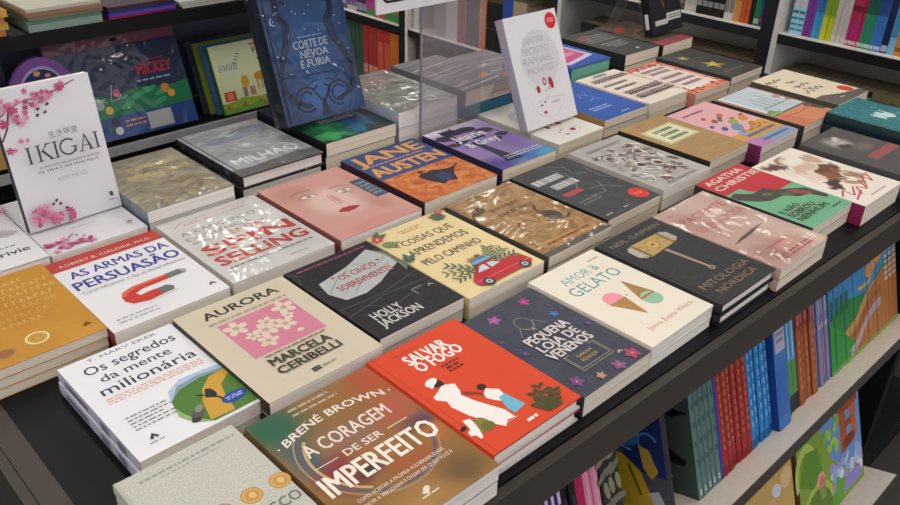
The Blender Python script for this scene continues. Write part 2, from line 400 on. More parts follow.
stack(1.027, .318, .047, .162, .235, .002, 'dusty pink shrink-wrapped book', pac_m, a_pac, g=2, spine='#c2a596', n=2, pages=PC)

def a_agatha(a):
    a.P([(0, 1), (.98, 1), (1, .93), (1, .50), (.55, .50), (.34, .63), (.30, .72), (0, .72)], '#bb3540')
    a.T('AGATHA', .08, .895, .86, .965, '#d9cdc0', .05); a.T('CHRISTIE', .06, .79, .98, .86, '#d9cdc0', .05)
    a.P([(.3, .60), (.55, .60), (.62, .52), (.95, .38), (.98, .2), (.9, .17), (.82, .30), (.66, .33), (.55, .42), (.28, .44), (.15, .5), (.02, .60), (.0, .68), (.12, .70), (.22, .64)], '#4b4a42')
    a.P([(.66, .45), (.80, .42), (.9, .3), (.84, .28), (.74, .36)], '#9c4b45'); a.E(.42, .52, .07, .04, '#6c6a56', -.4)
    a.P([(.55, .47), (.75, .40), (.7, .36), (.52, .42)], '#5f5d4c')
    a.T('E NÃO', .07, .25, .46, .305, '#35413a', .04); a.T('SOBROU', .07, .175, .62, .23, '#35413a', .04); a.T('NENHUM', .07, .10, .72, .155, '#35413a', .04)
    a.line([(.07, .235), (.62, .235)], .008, '#b04a45'); a.line([(.07, .165), (.72, .165)], .008, '#b04a45')
    a.small(.68, .05, .9, .08, 1, '#3c5c4a')
stack(1.194, .347, .050, .155, .226, -.001, 'red and green thriller with dark train', '#6fae88', a_agatha, spine='#3a3a36', n=2, pages=PC)

mul_m = blend('painted_figure_on_white', '#e6ddd3', [(.22, .86, .22, .10, '#6b4a3d', .5), (.45, .92, .2, .07, '#a57e68', .2), (.5, .7, .45, .10, '#cfb3a2', .2), (.35, .55, .22, .12, '#dcc5b6', .2), (.7, .55, .25, .10, '#6d4b3b', .6), (.55, .45, .25, .08, '#8a5b45', .6), (.35, .36, .22, .08, '#4f3b35', .6), (.8, .35, .12, .1, '#a67b64', .5), (.85, .75, .12, .12, '#bfa594', .5), (.6, .28, .16, .07, '#b78f78', .5)], 1, .16, 7)
def a_mul(a):
    a.Rc(0, 0, 1, .04, '#e6ddd3'); a.Rc(0, 0, .04, 1, '#e6ddd3'); a.Rc(.96, 0, 1, 1, '#e6ddd3'); a.Rc(0, .96, 1, 1, '#e6ddd3')
    for pts in ([(.05, .20), (.22, .26), (.2, .15), (.42, .24)], [(.30, .12), (.45, .22), (.5, .14), (.66, .27)], [(.55, .16), (.8, .28), (.78, .18), (.95, .30)], [(.1, .1), (.4, .16)]): a.line(pts, .022, '#b4474f')
    a.small(.35, .05, .75, .075, 1, '#9a8f86', .6, 3, 'c')
def s_mul(a): a.Rc(0, 0, 1, .3, '#8e2350'); a.small(.2, .35, .8, .9, 3, '#555555')
t_ = stack(1.352, .324, .048, .160, .223, -.010, 'white book with painted reclining figures', mul_m, a_mul, spine='#d8d0c8', spine_art=s_mul, n=2, pages=PC)

gre_m = blend('grey_face_in_shadow', '#565352', [(.45, .8, .28, .16, '#b5a9a0', .1), (.4, .72, .16, .08, '#3d3a3a', .2), (.55, .86, .14, .05, '#d2c7bd', .2), (.62, .6, .3, .1, '#7a706b', .1), (.9, .5, .2, .5, '#5c5654', .1)], 1, .08, 5)
def a_grey(a): a.small(.30, .38, 1.0, .50, 1, '#a5565a', .8, 2, 'j'); a.small(.1, .08, .8, .14, 1, '#8a8482')
stack(1.530, .303, .054, .158, .232, 0, 'dark grey book showing pale face', gre_m, a_grey, spine='#4e4a4a', n=2)
tea_m = mottle('teal_paint', [(.3, '#24545c'), (.45, '#3f8086'), (.55, '#2f6a72'), (.7, '#74adae')], 9)
def a_teal(a): a.E(.47, .6, .12, .09, '#a9cdcb', .5); a.E(.57, .56, .07, .11, '#c4dedb', .2); a.T('HH', .38, .52, .68, .68, '#cfe4e2', .03); a.small(.3, .3, .8, .38, 1, '#a9cdcb')
stack(1.746, .352, .062, .159, .228, -.004, 'teal hardcover with pale emblem', tea_m, a_teal, hard=True, spine='#1f3338', n=2, back='#14191c')

# ---- second row
def a_seg(a):
    N = '#3f4350'
    a.T('T. HARV EKER', .22, .945, .83, .975, '#5a5a60', 0)
    a.T('Os segredos', .14, .82, .92, .905, N, .012); a.T('da mente', .20, .715, .80, .785, N, .012); a.T('milionária', .13, .595, .94, .68, N, .012)
    a.small(.12, .50, .93, .565, 3, '#d9a793', .45, 6, 'j')
    a.small(.13, .21, .50, .36, 5, '#8a8a92', .4, 7)
    a.P([(.47, .30), (.52, .40), (.66, .46), (.85, .455), (1, .44), (1, .34), (.7, .3)], '#a9bfd9'); a.P([(.50, .32), (.60, .41), (.80, .43), (1, .40), (1, .30), (.6, .25)], '#8197a8')
    a.P([(.44, .17), (.48, .31), (.60, .375), (.80, .40), (1, .385), (1, .02), (.62, .02), (.50, .08)], '#4f7a33')
    a.P([(.60, .04), (.66, .20), (.74, .30), (.86, .375), (1, .385), (1, .33), (.88, .27), (.84, .18), (.80, .03)], '#c89a3d')
    a.P([(.44, .17), (.50, .08), (.62, .02), (.60, .04), (.52, .11), (.48, .18), (.47, .25)], '#8db06c')
    a.E(.88, .13, .11, .065, '#2c4c9c', .1); a.small(.80, .115, .96, .15, 2, '#aebbe0', .5, 3, 'c')
    a.E(.565, .13, .085, .05, '#5a564c', .8); a.E(.60, .165, .05, .03, '#8a8578', .8); a.E(.52, .09, .04, .03, '#3e3a34')
    a.P([(.70, .22), (.75, .29), (.79, .27), (.80, .22), (.77, .18), (.74, .20)], '#26302a'); a.line([(.71, .24), (.66, .27)], .02, '#26302a'); a.line([(.78, .19), (.80, .14)], .018, '#26302a')
    a.P([(.16, .115), (.20, .155), (.235, .115), (.215, .105), (.20, .125), (.185, .105)], '#4a4a50'); a.small(.14, .075, .26, .09, 1, '#8a8a92')
def s_seg(a): a.small(.2, .1, .9, .5, 2, '#77778a', .5, 3, 'j'); a.Rc(.3, .6, .7, .9, '#6a6a80')
stack(.122, .583, .045, .150, .216, .010, 'white book with bullfight picture', '#e6e6ea', a_seg, spine='#b5b0bd', spine_art=s_seg, n=2, back='#dcdce0')

def a_aur(a):
    K = '#3d372f'
    a.T('AURORA', .18, .855, .85, .93, K, .05)
    a.small(.16, .785, .86, .812, 1, '#a3967f', .8, 2, 'j')
    a.Rc(.20, .36, .84, .765, '#cf7f97'); C = '#d9c8b4'
    for u, v, r in ((.30, .68, .10), (.74, .69, .10), (.46, .56, .10), (.62, .54, .09), (.40, .46, .085), (.52, .62, .075), (.34, .55, .06), (.70, .60, .05)):
        for i in range(5):
            t = i*2*PI/5+u*9; a.E(u+math.cos(t)*r*.6, v+math.sin(t)*r*.6*.75, r*.42, r*.32, C, t, 9)
        a.E(u, v, r*.28, r*.28, '#b9a08a', 0, 8)
    a.E(.66, .43, .03, .02, C); a.small(.26, .325, .80, .345, 1, '#8a7d6a', .7, 2, 'j')
    a.T('MARCELA', .25, .235, .77, .305, K, .045); a.T('CERIBELLI', .24, .15, .78, .215, K, .045)
    a.Rc(.43, .075, .50, .088, K); a.Rc(.43, .056, .50, .068, K); a.small(.52, .06, .64, .085, 1, '#a3967f')
stack(.272, .566, .052, .171, .230, .001, 'beige book with pink flower square', '#cdc1ac', a_aur, spine='#3b332c', n=2, back='#cdc1ac')

def a_holly(a):
    a.P([(.10, .60), (.14, .74), (.52, .80), (.88, .905), (.97, .78), (.95, .62), (.80, .575), (.60, .50), (.38, .455), (.17, .47)], '#b3b7b5')
    a.P([(.88, .905), (.99, .80), (.995, .55), (.93, .50), (.96, .62), (.96, .76)], '#767a70')
    for p in ([(.12, .6), (.3, .7), (.5, .77)], [(.3, .5), (.5, .6), (.9, .66)], [(.6, .8), (.8, .7), (.95, .75)]): a.line(p, .012, '#8c918e')
    a.T('OS CINCO', .34, .68, .78, .745, '#a0474f', .02); a.T('SOBREVIVENTES', .22, .57, .86, .635, '#a0474f', .03)
    a.E(.30, .74, .02, .015, '#a0474f'); a.E(.84, .74, .02, .015, '#a0474f')
    a.small(.10, .935, .92, .958, 1, '#9b5666', .8, 2, 'j')
    for p in ([(.02, .40), (.45, .38), (1, .46)], [(0, .30), (.5, .36), (.99, .34)], [(.25, .33), (.40, .22), (.99, .30)], [(.02, .96), (.10, .88)], [(.0, .8), (.06, .9)]): a.line(p, .007, '#67625f')
    a.T('HOLLY', .16, .165, .48, .245, '#cfcbc8', .03); a.T('JACKSON', .14, .075, .60, .155, '#cfcbc8', .03)
    a.line([(.72, .22), (.72, .29), (.84, .29)], .01, '#9c9894'); a.T('A', .88, .25, .95, .275, '#b5b1ae', .04)
stack(.450, .581, .050, .155, .220, .004, 'black book with torn paper strip', mottle('black_asphalt_print', [(.3, '#201f22'), (.7, '#312f33')], 9), a_holly, spine='#1b1a1c', n=2)

def a_coisas(a):
    K = '#5c5548'; rr = random.Random(3)
    a.T('COISAS QUE', .19, .735, .84, .81, K, .02); a.T('APRENDEMOS', .12, .60, .86, .68, K, .02); a.T('PELO CAMINHO', .11, .455, .84, .53, K, .02)
    a.small(.30, .88, .60, .935, 2, '#c28f6f', .55, 4, 'c')
    for u, v, du, dv in ((.45, .20, -.32, .10), (.45, .20, -.30, .0), (.45, .2, -.22, .17), (.62, .24, .16, .14), (.62, .24, .25, .06), (.62, .22, .28, -.02), (.02, .86, .12, -.06), (.02, .92, .12, .05), (.0, .55, .08, .07), (.93, .95, -.12, -.03), (.93, .88, -.10, .04)):
        a.sprig(u, v, du, dv, 5, rr.choice(['#6b7a55', '#7e8a66', '#566b5a']), .022, .085)
    a.P([(.22, .05), (.22, .12), (.28, .16), (.36, .19), (.45, .245), (.60, .245), (.68, .19), (.84, .18), (.92, .14), (.93, .07), (.88, .04), (.30, .03)], '#b92f38')
    a.P([(.36, .17), (.45, .225), (.51, .225), (.50, .165)], '#b7cdd2'); a.P([(.53, .165), (.54, .225), (.60, .22), (.66, .18)], '#b7cdd2'); a.Rc(.23, .085, .92, .095, '#d9666a')
    for u in (.33, .81): a.E(u, .055, .06, .06, '#3c3a3c'); a.E(u, .055, .035, .035, '#aebcc0'); a.E(u, .055, .015, .015, '#5a5a5c')
    a.Rc(.42, .25, .66, .285, '#7aa3b8'); a.Rc(.45, .285, .62, .315, '#4d7fa8'); a.Rc(.44, .315, .52, .34, '#c98a3a'); a.Rc(.53, .315, .60, .345, '#8a5a33'); a.Rc(.40, .245, .69, .252, '#5c4a38')
    a.T('A', .80, .335, .86, .36, '#c28f6f', .02); a.blossom(.92, .965, .05, '#c9503f'); a.blossom(.05, .92, .06, '#c9503f')
stack(.609, .575, .048, .162, .235, -.003, 'yellow book with red car', '#e4cf9c', a_coisas, spine='#d9c491', n=2)

bro_m = mottle('old_parchment_print', [(.2, '#5e4a35'), (.42, '#957044'), (.55, '#b08a5a'), (.75, '#8a6236')], 4.5, 2, 7, 1.5)
def a_bro(a):
    a.Rc(0, 0, 1, .055, '#5c564e'); a.line([(.03, .96), (.97, .96)], .01, '#5e4428')
    a.small(.28, .70, .70, .75, 1, '#7a5a36', .8, 2, 'j'); a.small(.25, .60, .80, .66, 1, '#6d4f30', .6, 3, 'c')
    a.P([(.08, .13), (.14, .165), (.86, .135), (.92, .10), (.86, .07), (.14, .085)], '#b98a55'); a.small(.16, .10, .84, .135, 1, '#6a4526', .8, 2, 'j')
    a.ring(.12, .62, .13, .02, '#5a4026', 1, 4, 20, 1.6); a.ring(.80, .45, .15, .025, '#4f3a28', 2, 5.5, 20, 1.4); a.ring(.35, .38, .12, .015, '#6d4d2c', 0, 4, 20)
    a.E(.72, .40, .10, .12, '#4d4034', .4); a.E(.18, .78, .12, .06, '#5b452e', .4)
stack(.783, .576, .050, .162, .232, .002, 'golden brown shrink-wrapped book', bro_m, a_bro, g=2, spine='#4a443c', n=2, pages=PC)

def a_red(a):
    G = '#b9b9b9'
    a.small(.07, .72, .55, .83, 1, '#bfbdbb', .8, 2, 'j'); a.small(.18, .58, .60, .69, 1, '#bfbdbb', .8, 3, 'j'); a.small(.12, .45, .42, .515, 1, '#c04a45', .9, 3, 'j')
    for p in ([(.55, .90), (.60, .75), (.52, .60), (.40, .52)], [(.60, .95), (.75, .85), (.70, .72), (.85, .66)], [(.95, .75), (.90, .55), (.99, .45)], [(.50, .45), (.70, .42), (.85, .30)], [(.35, .35), (.6, .33), (.75, .5)]): a.line(p, .01, '#8b8d90')
    a.small(.1, .27, .45, .35, 2, '#7c7e80', .4, 8); a.E(.845, .14, .125, .125, '#cf3b32'); a.small(.77, .12, .92, .16, 2, '#e08a80', .5, 3, 'c')
    a.small(.08, .05, .2, .07, 1, G); a.small(.4, .05, .5, .07, 1, G)
stack(.955, .591, .050, .155, .225, .003, 'charcoal book with red dot sticker', mottle('charcoal_print', [(.3, '#3a3c3e'), (.7, '#4a4c4f')], 6), a_red, spine='#1f1f20', n=2, pages=PC)

def a_asia(a):
    rr = random.Random(12)
    for i in range(120):
        u = rr.uniform(.08, .92); v = rr.uniform(.12, .82); L_ = rr.uniform(.03, .10)
        a.E(u, v, L_, rr.uniform(.010, .03), rr.choice(['#837a74', '#8f857c', '#dcd8d1', '#6a615b', '#b8a592', '#a9a5a1', '#7d625a', '#d2cec8', '#e0ddd8']), rr.uniform(0, 3), 9)
    for u, v in ((.40, .42), (.62, .36), (.72, .62)): a.ring(u, v, .07, .02, '#e3dfd8', 0, 5, 16); a.E(u, v, .03, .05, '#66433a', .5)
    a.small(.15, .86, .85, .91, 1, '#8f8a85', .5, 3, 'j'); a.small(.2, .04, .8, .08, 1, '#8f8a85')
stack(1.129, .597, .050, .160, .225, -.008, 'silvery book crowded with ink swirls', mottle('silver_paper', [(.3, '#a5a09d'), (.7, '#bdb8b4')], 4), a_asia, spine='#b5b0ac', n=2)

def a_vid(a):
    a.Rc(.12, .46, .84, .81, '#c5c48f'); a.Rc(.18, .49, .78, .78, '#d9dab8')
    a.small(.25, .50, .72, .77, 3, '#5f6b4f', .6, 4, 'c')
stack(1.315, .613, .050, .153, .220, .006, 'kraft brown book with pale green label', mottle('kraft_paper', [(.3, '#9c7d54'), (.7, '#b08f62')], 4, 1, 5, .8, .6, (1, 4, 1)), a_vid, spine='#2c2622', n=2, pages=PC)

def a_manga(a):
    a.Rc(0, .30, 1, 1, '#dca9ae'); a.Rc(0, .12, 1, .30, '#cf9a4e'); a.Rc(0, .0, .98, .14, '#8aa0bd')
    a.P([(0, 0), (.38, 0), (.30, .12), (0, .2)], '#b77fae')
    rr = random.Random(8)
    for u, v, r, c in ((.30, .72, .06, '#c9503f'), (.45, .60, .05, '#5a7a4a'), (.52, .64, .06, '#7a4a6a'), (.66, .56, .06, '#b5653f'), (.9, .56, .06, '#8a5a45'), (.12, .55, .06, '#5a6a9a'), (.35, .62, .08, '#8a5a45'), (.62, .68, .08, '#c9653f'), (.55, .50, .12, '#8fae5f'), (.8, .5, .12, '#c9964a'), (.4, .4, .14, '#7391b5'), (.85, .32, .14, '#d0a04e'), (.2, .45, .08, '#4e5a8a'), (.7, .36, .1, '#c18a3c'), (.25, .28, .1, '#7f9fc0')):
        a.E(u, v, r, r*.6, c, .5, 12)
    for i in range(9): a.E(.3+.07*i, .30+.02*math.sin(i*2), .025, .03, '#94652d', .3, 8)
    a.small(.12, .84, .62, .90, 1, '#8d5a68', .5, 2, 'j'); a.small(.2, .18, .9, .24, 1, '#54709c', .7, 3, 'j'); a.small(.25, .05, .9, .1, 1, '#54709c', .7, 5, 'j')
def s_manga(a): a.Rc(0, 0, 1, .35, '#7d2a5c')
stack(1.472, .587, .048, .160, .232, -.008, 'pink comic with yellow and blue drawings', '#dca9ae', a_manga, spine='#8a6a88', spine_art=s_manga, n=2)

def a_win(a):
    a.Rc(.03, .32, .98, .99, '#51565a'); a.Rc(.06, .345, .95, .97, '#bcc8ce'); a.Rc(.06, .345, .13, .97, '#dbe1e2'); a.Rc(.88, .345, .95, .97, '#d2d8d8')
    for u, h in ((.3, .18), (.42, .25), (.54, .2), (.66, .28)): a.Rc(u, .5, u+.02, .5+h, '#6a7a86')
    a.Rc(.2, .48, .8, .5, '#7d8c96')
    a.E(.16, .40, .10, .06, '#6f9e4c', .3); a.E(.26, .36, .07, .05, '#8cb55c', 0); a.E(.88, .62, .08, .06, '#c78a8a'); a.E(.93, .5, .06, .05, '#b56a72')
    a.Rc(0, 0, 1, .30, '#cf8a66'); a.P([(.0, .3), (.25, .3), (.35, .0), (0, 0)], '#c47a5e'); a.P([(.8, .3), (1, .33), (1, .1), (.9, .12)], '#4f5248'); a.line([(.1, .25), (.5, .22), (.95, .26)], .02, '#a85b46')
stack(1.653, .582, .050, .163, .228, .002, 'orange book with framed blue window', '#d39170', a_win, spine='#3d3a38', n=2, pages=PC)

def a_quo(a):
    K = '#453c36'
    a.P([(0, 0), (1, 0), (1, .10), (.55, .16), (.2, .26), (0, .26)], '#6b6560')
    def scr(u, v, s_, n, seed):
        rr = random.Random(seed); p = [(u, v)]
        for i in range(n): p.append((p[-1][0]+s_*rr.uniform(.15, .5), v+rr.uniform(-.5, .5)*s_*.9))
        a.line(p, .022, K)
    scr(.06, .84, .09, 14, 1); scr(.35, .70, .10, 6, 2); scr(.22, .58, .10, 12, 3); scr(.12, .42, .11, 14, 4); scr(.3, .48, .09, 6, 8)
    a.ring(.06, .78, .05, .015, K, 0, 5.5, 16, 1.6); a.E(.83, .21, .12, .12, '#d94a45'); a.small(.35, .08, .5, .12, 1, '#c9c4bc')
stack(1.856, .596, .050, .166, .225, -.010, 'cream book with handwriting and red circle', '#e6d8bf', a_quo, spine='#57514c', n=2, pages=PC)

# ---- third row
def a_gold(a):
    c = '#dcb887'
    a.ring(.52, .17, .085, .018, '#e6dcae'); a.ring(.52, .17, .06, .006, '#d7b863'); a.T('$', .49, .145, .55, .195, '#c9a04c', .02); a.E(.25, .13, .085, .06, '#96653c', .1); a.ring(.25, .13, .07, .008, '#b88a5c')
    for i, (v, u0, u1) in enumerate(((.86, .3, .78), (.775, .2, .96), (.69, .15, .96), (.60, .15, .94), (.52, .2, .92), (.43, .3, .8), (.35, .35, .7))):
        r = random.Random(i); u = u0
        while u < u1-.03:
            w = r.uniform(.035, .055); a.line([(u, v), (u+.004, v+.045), (u+w*.7, v+.045 if r.random() < .5 else v)], .009, c if i < 4 else '#d0a36c'); u += w+.014
    a.P([(.86, .105), (.90, .14), (.935, .105), (.915, .098), (.90, .118), (.885, .098)], '#7a4e1c')
stack(.045, .837, .050, .156, .223, .003, 'ochre yellow book with foil seal', mottle('ochre_cover', [(.3, '#b9822c'), (.7, '#c69236')], 2), a_gold, spine='#b07a28', n=3, back='#c98a35', pages=PC)

def a_arm(a):
    N = '#3b4692'
    a.Rc(0, .855, 1, 1, '#b6413a'); a.T('ROBERT B. CIALDINI, PH.D.', .09, .895, .92, .93, '#dfc9c3', .0)
    a.T('AS ARMAS DA', .09, .715, .96, .805, N, .03); a.T('PERSUASÃO', .05, .56, .97, .675, N, .035)
    a.T('Como influenciar e não se deixar influenciar', .06, .495, .97, .53, '#77777c', 0)
    # horseshoe magnet, drawn lying on its side
    a.P([(.27, .33), (.30, .37), (.40, .40), (.71, .405), (.72, .345), (.45, .335), (.38, .31), (.40, .275), (.50, .285), (.56, .28), (.55, .20), (.42, .185), (.30, .21), (.26, .265)], '#c23b30')
    a.P([(.27, .33), (.30, .37), (.40, .40), (.71, .405), (.715, .385), (.42, .375), (.33, .345), (.30, .31)], '#d9685a')
    a.P([(.69, .405), (.82, .41), (.875, .385), (.86, .345), (.70, .345)], '#6d6f70'); a.P([(.54, .28), (.63, .285), (.67, .245), (.65, .205), (.54, .20)], '#6d6f70'); a.P([(.82, .41), (.875, .385), (.86, .345), (.83, .36)], '#9c9e9f')
    a.P([(.30, .17), (.50, .165), (.68, .185), (.70, .20), (.55, .19), (.42, .178)], '#cfcdcf')
    a.small(.09, .05, .42, .125, 2, '#a9a9b0', .4, 3, 'j'); a.P([(.885, .105), (.925, .14), (.96, .105), (.94, .098), (.925, .115), (.91, .098)], '#6a6a70')
stack(.202, .820, .050, .171, .231, .006, 'white book with red magnet', '#e2e0e3', a_arm, spine='#8f2f38', n=2)

def a_spin(a):
    C = '#b8483f'
    a.T('NEIL RACKHAM', .20, .865, .80, .90, '#b98d82', .0); a.line([(.08, .86), (.2, .935), (.85, .93)], .008, '#b98d82')
    a.T('ALCANÇANDO', .08, .73, .82, .785, '#8f8a86', .02); a.T('EXCELÊNCIA', .07, .64, .70, .695, '#8f8a86', .02)
    a.small(.08, .58, .3, .62, 1, '#9c9894'); a.T('VENDAS', .36, .56, .80, .625, '#c0857c', .02)
    a.T('SPIN', .08, .38, .94, .52, C, .06); a.T('SELLING', .08, .22, .94, .34, C, .06); a.small(.1, .155, .92, .18, 1, '#77736f', .6, 3, 'j')
    a.small(.6, .05, .8, .08, 1, '#a8a4a0')
stack(.382, .828, .049, .182, .236, .005, 'grey-white shrink-wrapped book with red lettering', mottle('pale_grey_cover', [(.3, '#c6c4c0'), (.7, '#d3d1cd')], 3, 2), a_spin, g=2, spine='#cfc9c6', n=2)

pin_m = blend('woman_face_on_pink', '#c9988e', [(.5, .5, .52, .38, '#c39a90', .3), (.45, .52, .33, .32, '#d9b9b0', .4), (.22, .80, .35, .22, '#bc8a7e', .2), (.32, .69, .12, .035, '#6b4d48', .3), (.70, .60, .10, .035, '#6b4d48', .3), (.50, .54, .05, .12, '#c7958a', .3), (.46, .345, .13, .038, '#a63c40', .5), (.8, .28, .14, .18, '#bf877d', .2), (.9, .6, .12, .4, '#c98d85', .3), (.5, .05, .6, .12, '#c98d85', .3)], 1, .02, 3)
def a_pin(a):
    K = '#7d6a80'
    for cu, cv, tilt in ((.32, .69, -.1), (.68, .61, -.12)):
        a.E(cu, cv, .085, .034, '#e3cfc8', tilt); a.E(cu+.005, cv, .030, .028, '#9c9294', tilt); a.E(cu+.005, cv, .010, .010, '#4f4245'); a.ring(cu, cv-.012, .10, .014, '#4f3a36', .4, 2.7, 14, .55, tilt)
    a.line([(.18, .775), (.30, .80), (.42, .775)], .014, '#8f6a5c'); a.line([(.58, .70), (.70, .71), (.80, .66)], .014, '#8f6a5c')
    a.P([(.34, .35), (.42, .385), (.46, .375), (.50, .38), (.60, .335), (.50, .31), (.42, .305)], '#a83a3f'); a.line([(.35, .35), (.47, .348), (.59, .335)], .008, '#6d2226')
    a.line([(.47, .62), (.44, .47), (.50, .45)], .01, '#b4867b')
    a.Rc(.84, .36, .995, .70, '#4a5566'); a.small(.86, .40, .98, .66, 5, '#8c98a5', .5, 4, 'c')
stack(.569, .820, .055, .172, .236, .007, 'pink book with woman face', pin_m, a_pin, spine='#8d4d4a', n=2)

jan_m = mottle('orange_brush_print', [(.3, '#a8442c'), (.5, '#c9703a'), (.7, '#d79a5a')], 9, 1)
def a_jane(a):
    a.Rc(0, .49, 1, 1, '#31487a'); O = '#d79a52'
    a.T('JANE', .04, .79, .94, .955, O, .06); a.T('AUSTEN', .03, .545, .96, .70, O, .06); a.small(.1, .735, .85, .76, 1, '#c9a27a', .6, 3, 'j')
    a.P([(.36, .28), (.34, .36), (.42, .40), (.48, .385), (.55, .40), (.66, .36), (.74, .34), (.86, .36), (.76, .30), (.68, .23), (.62, .14), (.52, .17), (.44, .14), (.40, .21)], '#2e2a38')
    a.P([(.50, .30), (.62, .33), (.64, .22), (.56, .16), (.48, .2)], '#3a3f6e'); a.E(.44, .425, .035, .03, '#2e2a38'); a.line([(.80, .33), (.90, .38)], .02, '#35304a')
stack(.753, .828, .060, .180, .235, -.001, 'blue and orange book with dark figure', jan_m, a_jane, spine='#41242c', n=2, pages=PC)

tre_m = blend('purple_sky_over_blue_lake', '#8f7aa6', [(.5, 1.0, .9, .25, '#b7aec2', .2), (.3, .55, .4, .3, '#8a76b4', .2), (.8, .4, .3, .35, '#7a62a0', .2), (.6, .08, .7, .16, '#3b6fa8', .2), (.9, .05, .3, .12, '#3f93b8', .3), (.1, .1, .35, .2, '#4a3f86', .2), (.15, .95, .3, .12, '#d8d2da', .2)], 1, .1, 4)
def a_tre(a):
    K = '#2f2440'; rr = random.Random(4)
    a.P([(.22, .10), (.27, .16), (.30, .36), (.30, .58), (.40, .60), (.42, .36), (.46, .16), (.54, .08)], K)
    for u, v, r in ((.15, .80, .15), (.35, .87, .17), (.58, .85, .16), (.78, .74, .14), (.08, .64, .10), (.87, .58, .11), (.25, .66, .12), (.55, .68, .14), (.70, .52, .09)): a.E(u, v, r, r*.6, K, rr.uniform(-.4, .4), 14)
    for i in range(30): a.E(rr.uniform(.02, .97), rr.uniform(.5, .97), rr.uniform(.015, .035), rr.uniform(.01, .025), K, rr.uniform(0, 3), 7)
    a.T('Jeane', .17, .66, .72, .78, '#d8d4da', .035); a.T('& Grey', .18, .49, .72, .60, '#d8d4da', .035)
    a.small(.3, .12, .95, .2, 2, '#bcc5d8', .4, 3, 'j')
stack(.956, .836, .060, .154, .225, -.008, 'purple book with dark tree', tre_m, a_tre, spine='#2f2a4a', n=2, pages=PC)

def jantar(a):
    G = '#c9c8c8'
    a.ring(.52, .56, .37, .008, '#c3bfc0', 0, 2*PI, 40); a.E(.52, .60, .36, .36, '#d0cecf', 0, 36)
    for i, (s_, u0, u1) in enumerate((('JANTAR', .26, .66), ('SECRETO', .22, .72), ('RAPHAEL', .20, .76), ('MONTES', .24, .74))): a.T(s_, u0, .735-.088*i, u1, .795-.088*i, '#b3adb0', .02)
    for u, v, r1, r2, an in ((.36, .33, .035, .05, .1), (.50, .385, .035, .05, 0), (.62, .36, .04, .08, .2), (.40, .115, .03, .02, 0)): a.E(u, v, r1, r2, '#a8303a', an)
    a.E(.50, .385, .018, .028, '#e0cccc'); a.E(.56, .32, .02, .02, '#c9a5a5')
    a.line([(.5, .33), (.50, .26), (.44, .20)], .006, '#a8a3a5'); a.line([(.30, .22), (.55, .235), (.80, .22)], .005, '#a8a3a5'); a.ring(.5, .3, .34, .005, '#bdb9bb', 3.4, 6.0, 24)
    a.E(.36, .185, .025, .012, '#5a4a4c', .4); a.E(.43, .205, .02, .01, '#7a3a40'); a.T('romance', .56, .175, .72, .195, '#8a8486', 0)
    a.E(.86, .90, .105, .105, '#cf2a34'); a.small(.79, .885, .93, .925, 3, '#f0b5b5', .5, 3, 'c')
def a_vase(a): jantar(a); a.E(.6, .16, .05, .04, '#a8303a')
stack(1.154, .863, .050, .151, .234, .006, 'white book flat under its standing copy', '#e2ded7', a_vase, spine='#c9c5bd', n=2, pages=PC)
def a_blu(a):
    for p in ([(.45, .55), (.55, .66), (.65, .60), (.72, .70)], [(.5, .45), (.62, .5), (.74, .44)], [(.55, .7), (.7, .52)]): a.line(p, .012, '#8fa6d8')
    a.small(.18, .22, .62, .32, 2, '#b5c3e6', .4, 3); a.small(.5, .05, .7, .08, 1, '#b5c3e6'); a.E(.15, .5, .02, .02, '#dde4f5')
stack(1.340, .888, .050, .160, .224, -.008, 'plain cobalt blue book', '#3059a8', a_blu, spine='#a98a58', n=2, pages=PC)
def a_let(a):
    rr = random.Random(6)
    for v, u0, u1, hh in ((.76, .10, .95, .10), (.62, .08, .60, .05), (.50, .14, .62, .05), (.30, .12, .92, .11), (.16, .12, .92, .10), (.9, .3, .6, .04)):
        u = u0
        while u < u1:
            w = rr.uniform(.05, .09); a.E(u+w/2, v+hh/2, w/2, hh*.55, rr.choice(['#6d5a5c', '#84706c', '#5c4a50']), rr.uniform(-.5, .5), 7); a.E(u+w/2, v+hh/2, w/5, hh*.2, '#e6dcd2', 0, 6); a.line([(u, v), (u+w*.2, v+hh)], .02, '#5c4a50'); a.line([(u+w*.9, v), (u+w*.8, v+hh)], .018, '#6d5a5c'); u += w+.008
stack(1.512, .887, .050, .156, .222, -.008, 'cream book filled with big mauve letters', '#e2d8cb', a_let, spine='#d9cec0', n=2, pages=PC)
def a_pil(a):
    rr = random.Random(9)
    a.Rc(.10, .12, .9, .90, '#e5d6cc')
    for i in range(60):
        s_ = rr.choice([(rr.uniform(.0, 1), rr.uniform(.9, 1)), (rr.uniform(0, 1), rr.uniform(0, .12)), (rr.uniform(0, .1), rr.uniform(0, 1)), (rr.uniform(.9, 1), rr.uniform(0, 1))]); a.E(s_[0]*.94+.03, s_[1]*.95+.025, .035, .025, rr.choice(['#a5453e', '#7a3a3a', '#c2675c']), rr.uniform(0, 3), 8)
    for v in (.76, .66, .50, .36, .24): a.small(.16, v, .84, v+.07, 1, '#a0888f', .85, int(v*10), 'c')
stack(1.673, .865, .044, .160, .226, -.004, 'coral bordered book with cream middle', '#dd8d78', a_pil, spine='#d28a76', n=2, pages=PC)
def a_sta(a):
    for u, v, s_, c in ((.32, .78, .15, '#9a925e'), (.44, .42, .22, '#b5a355')):
        pts = []
        for i in range(10):
            r = s_ if i % 2 == 0 else s_*.4; t = PI/2+i*PI/5+.3; pts.append((u+r*math.cos(t), v+r*math.sin(t)*.7))
        a.P(pts, c); a.E(u, v, s_*.3, s_*.3, '#d0bd6a')
    a.E(.1, .4, .1, .05, '#3f5f50'); a.small(.2, .14, .8, .2, 1, '#77746c')
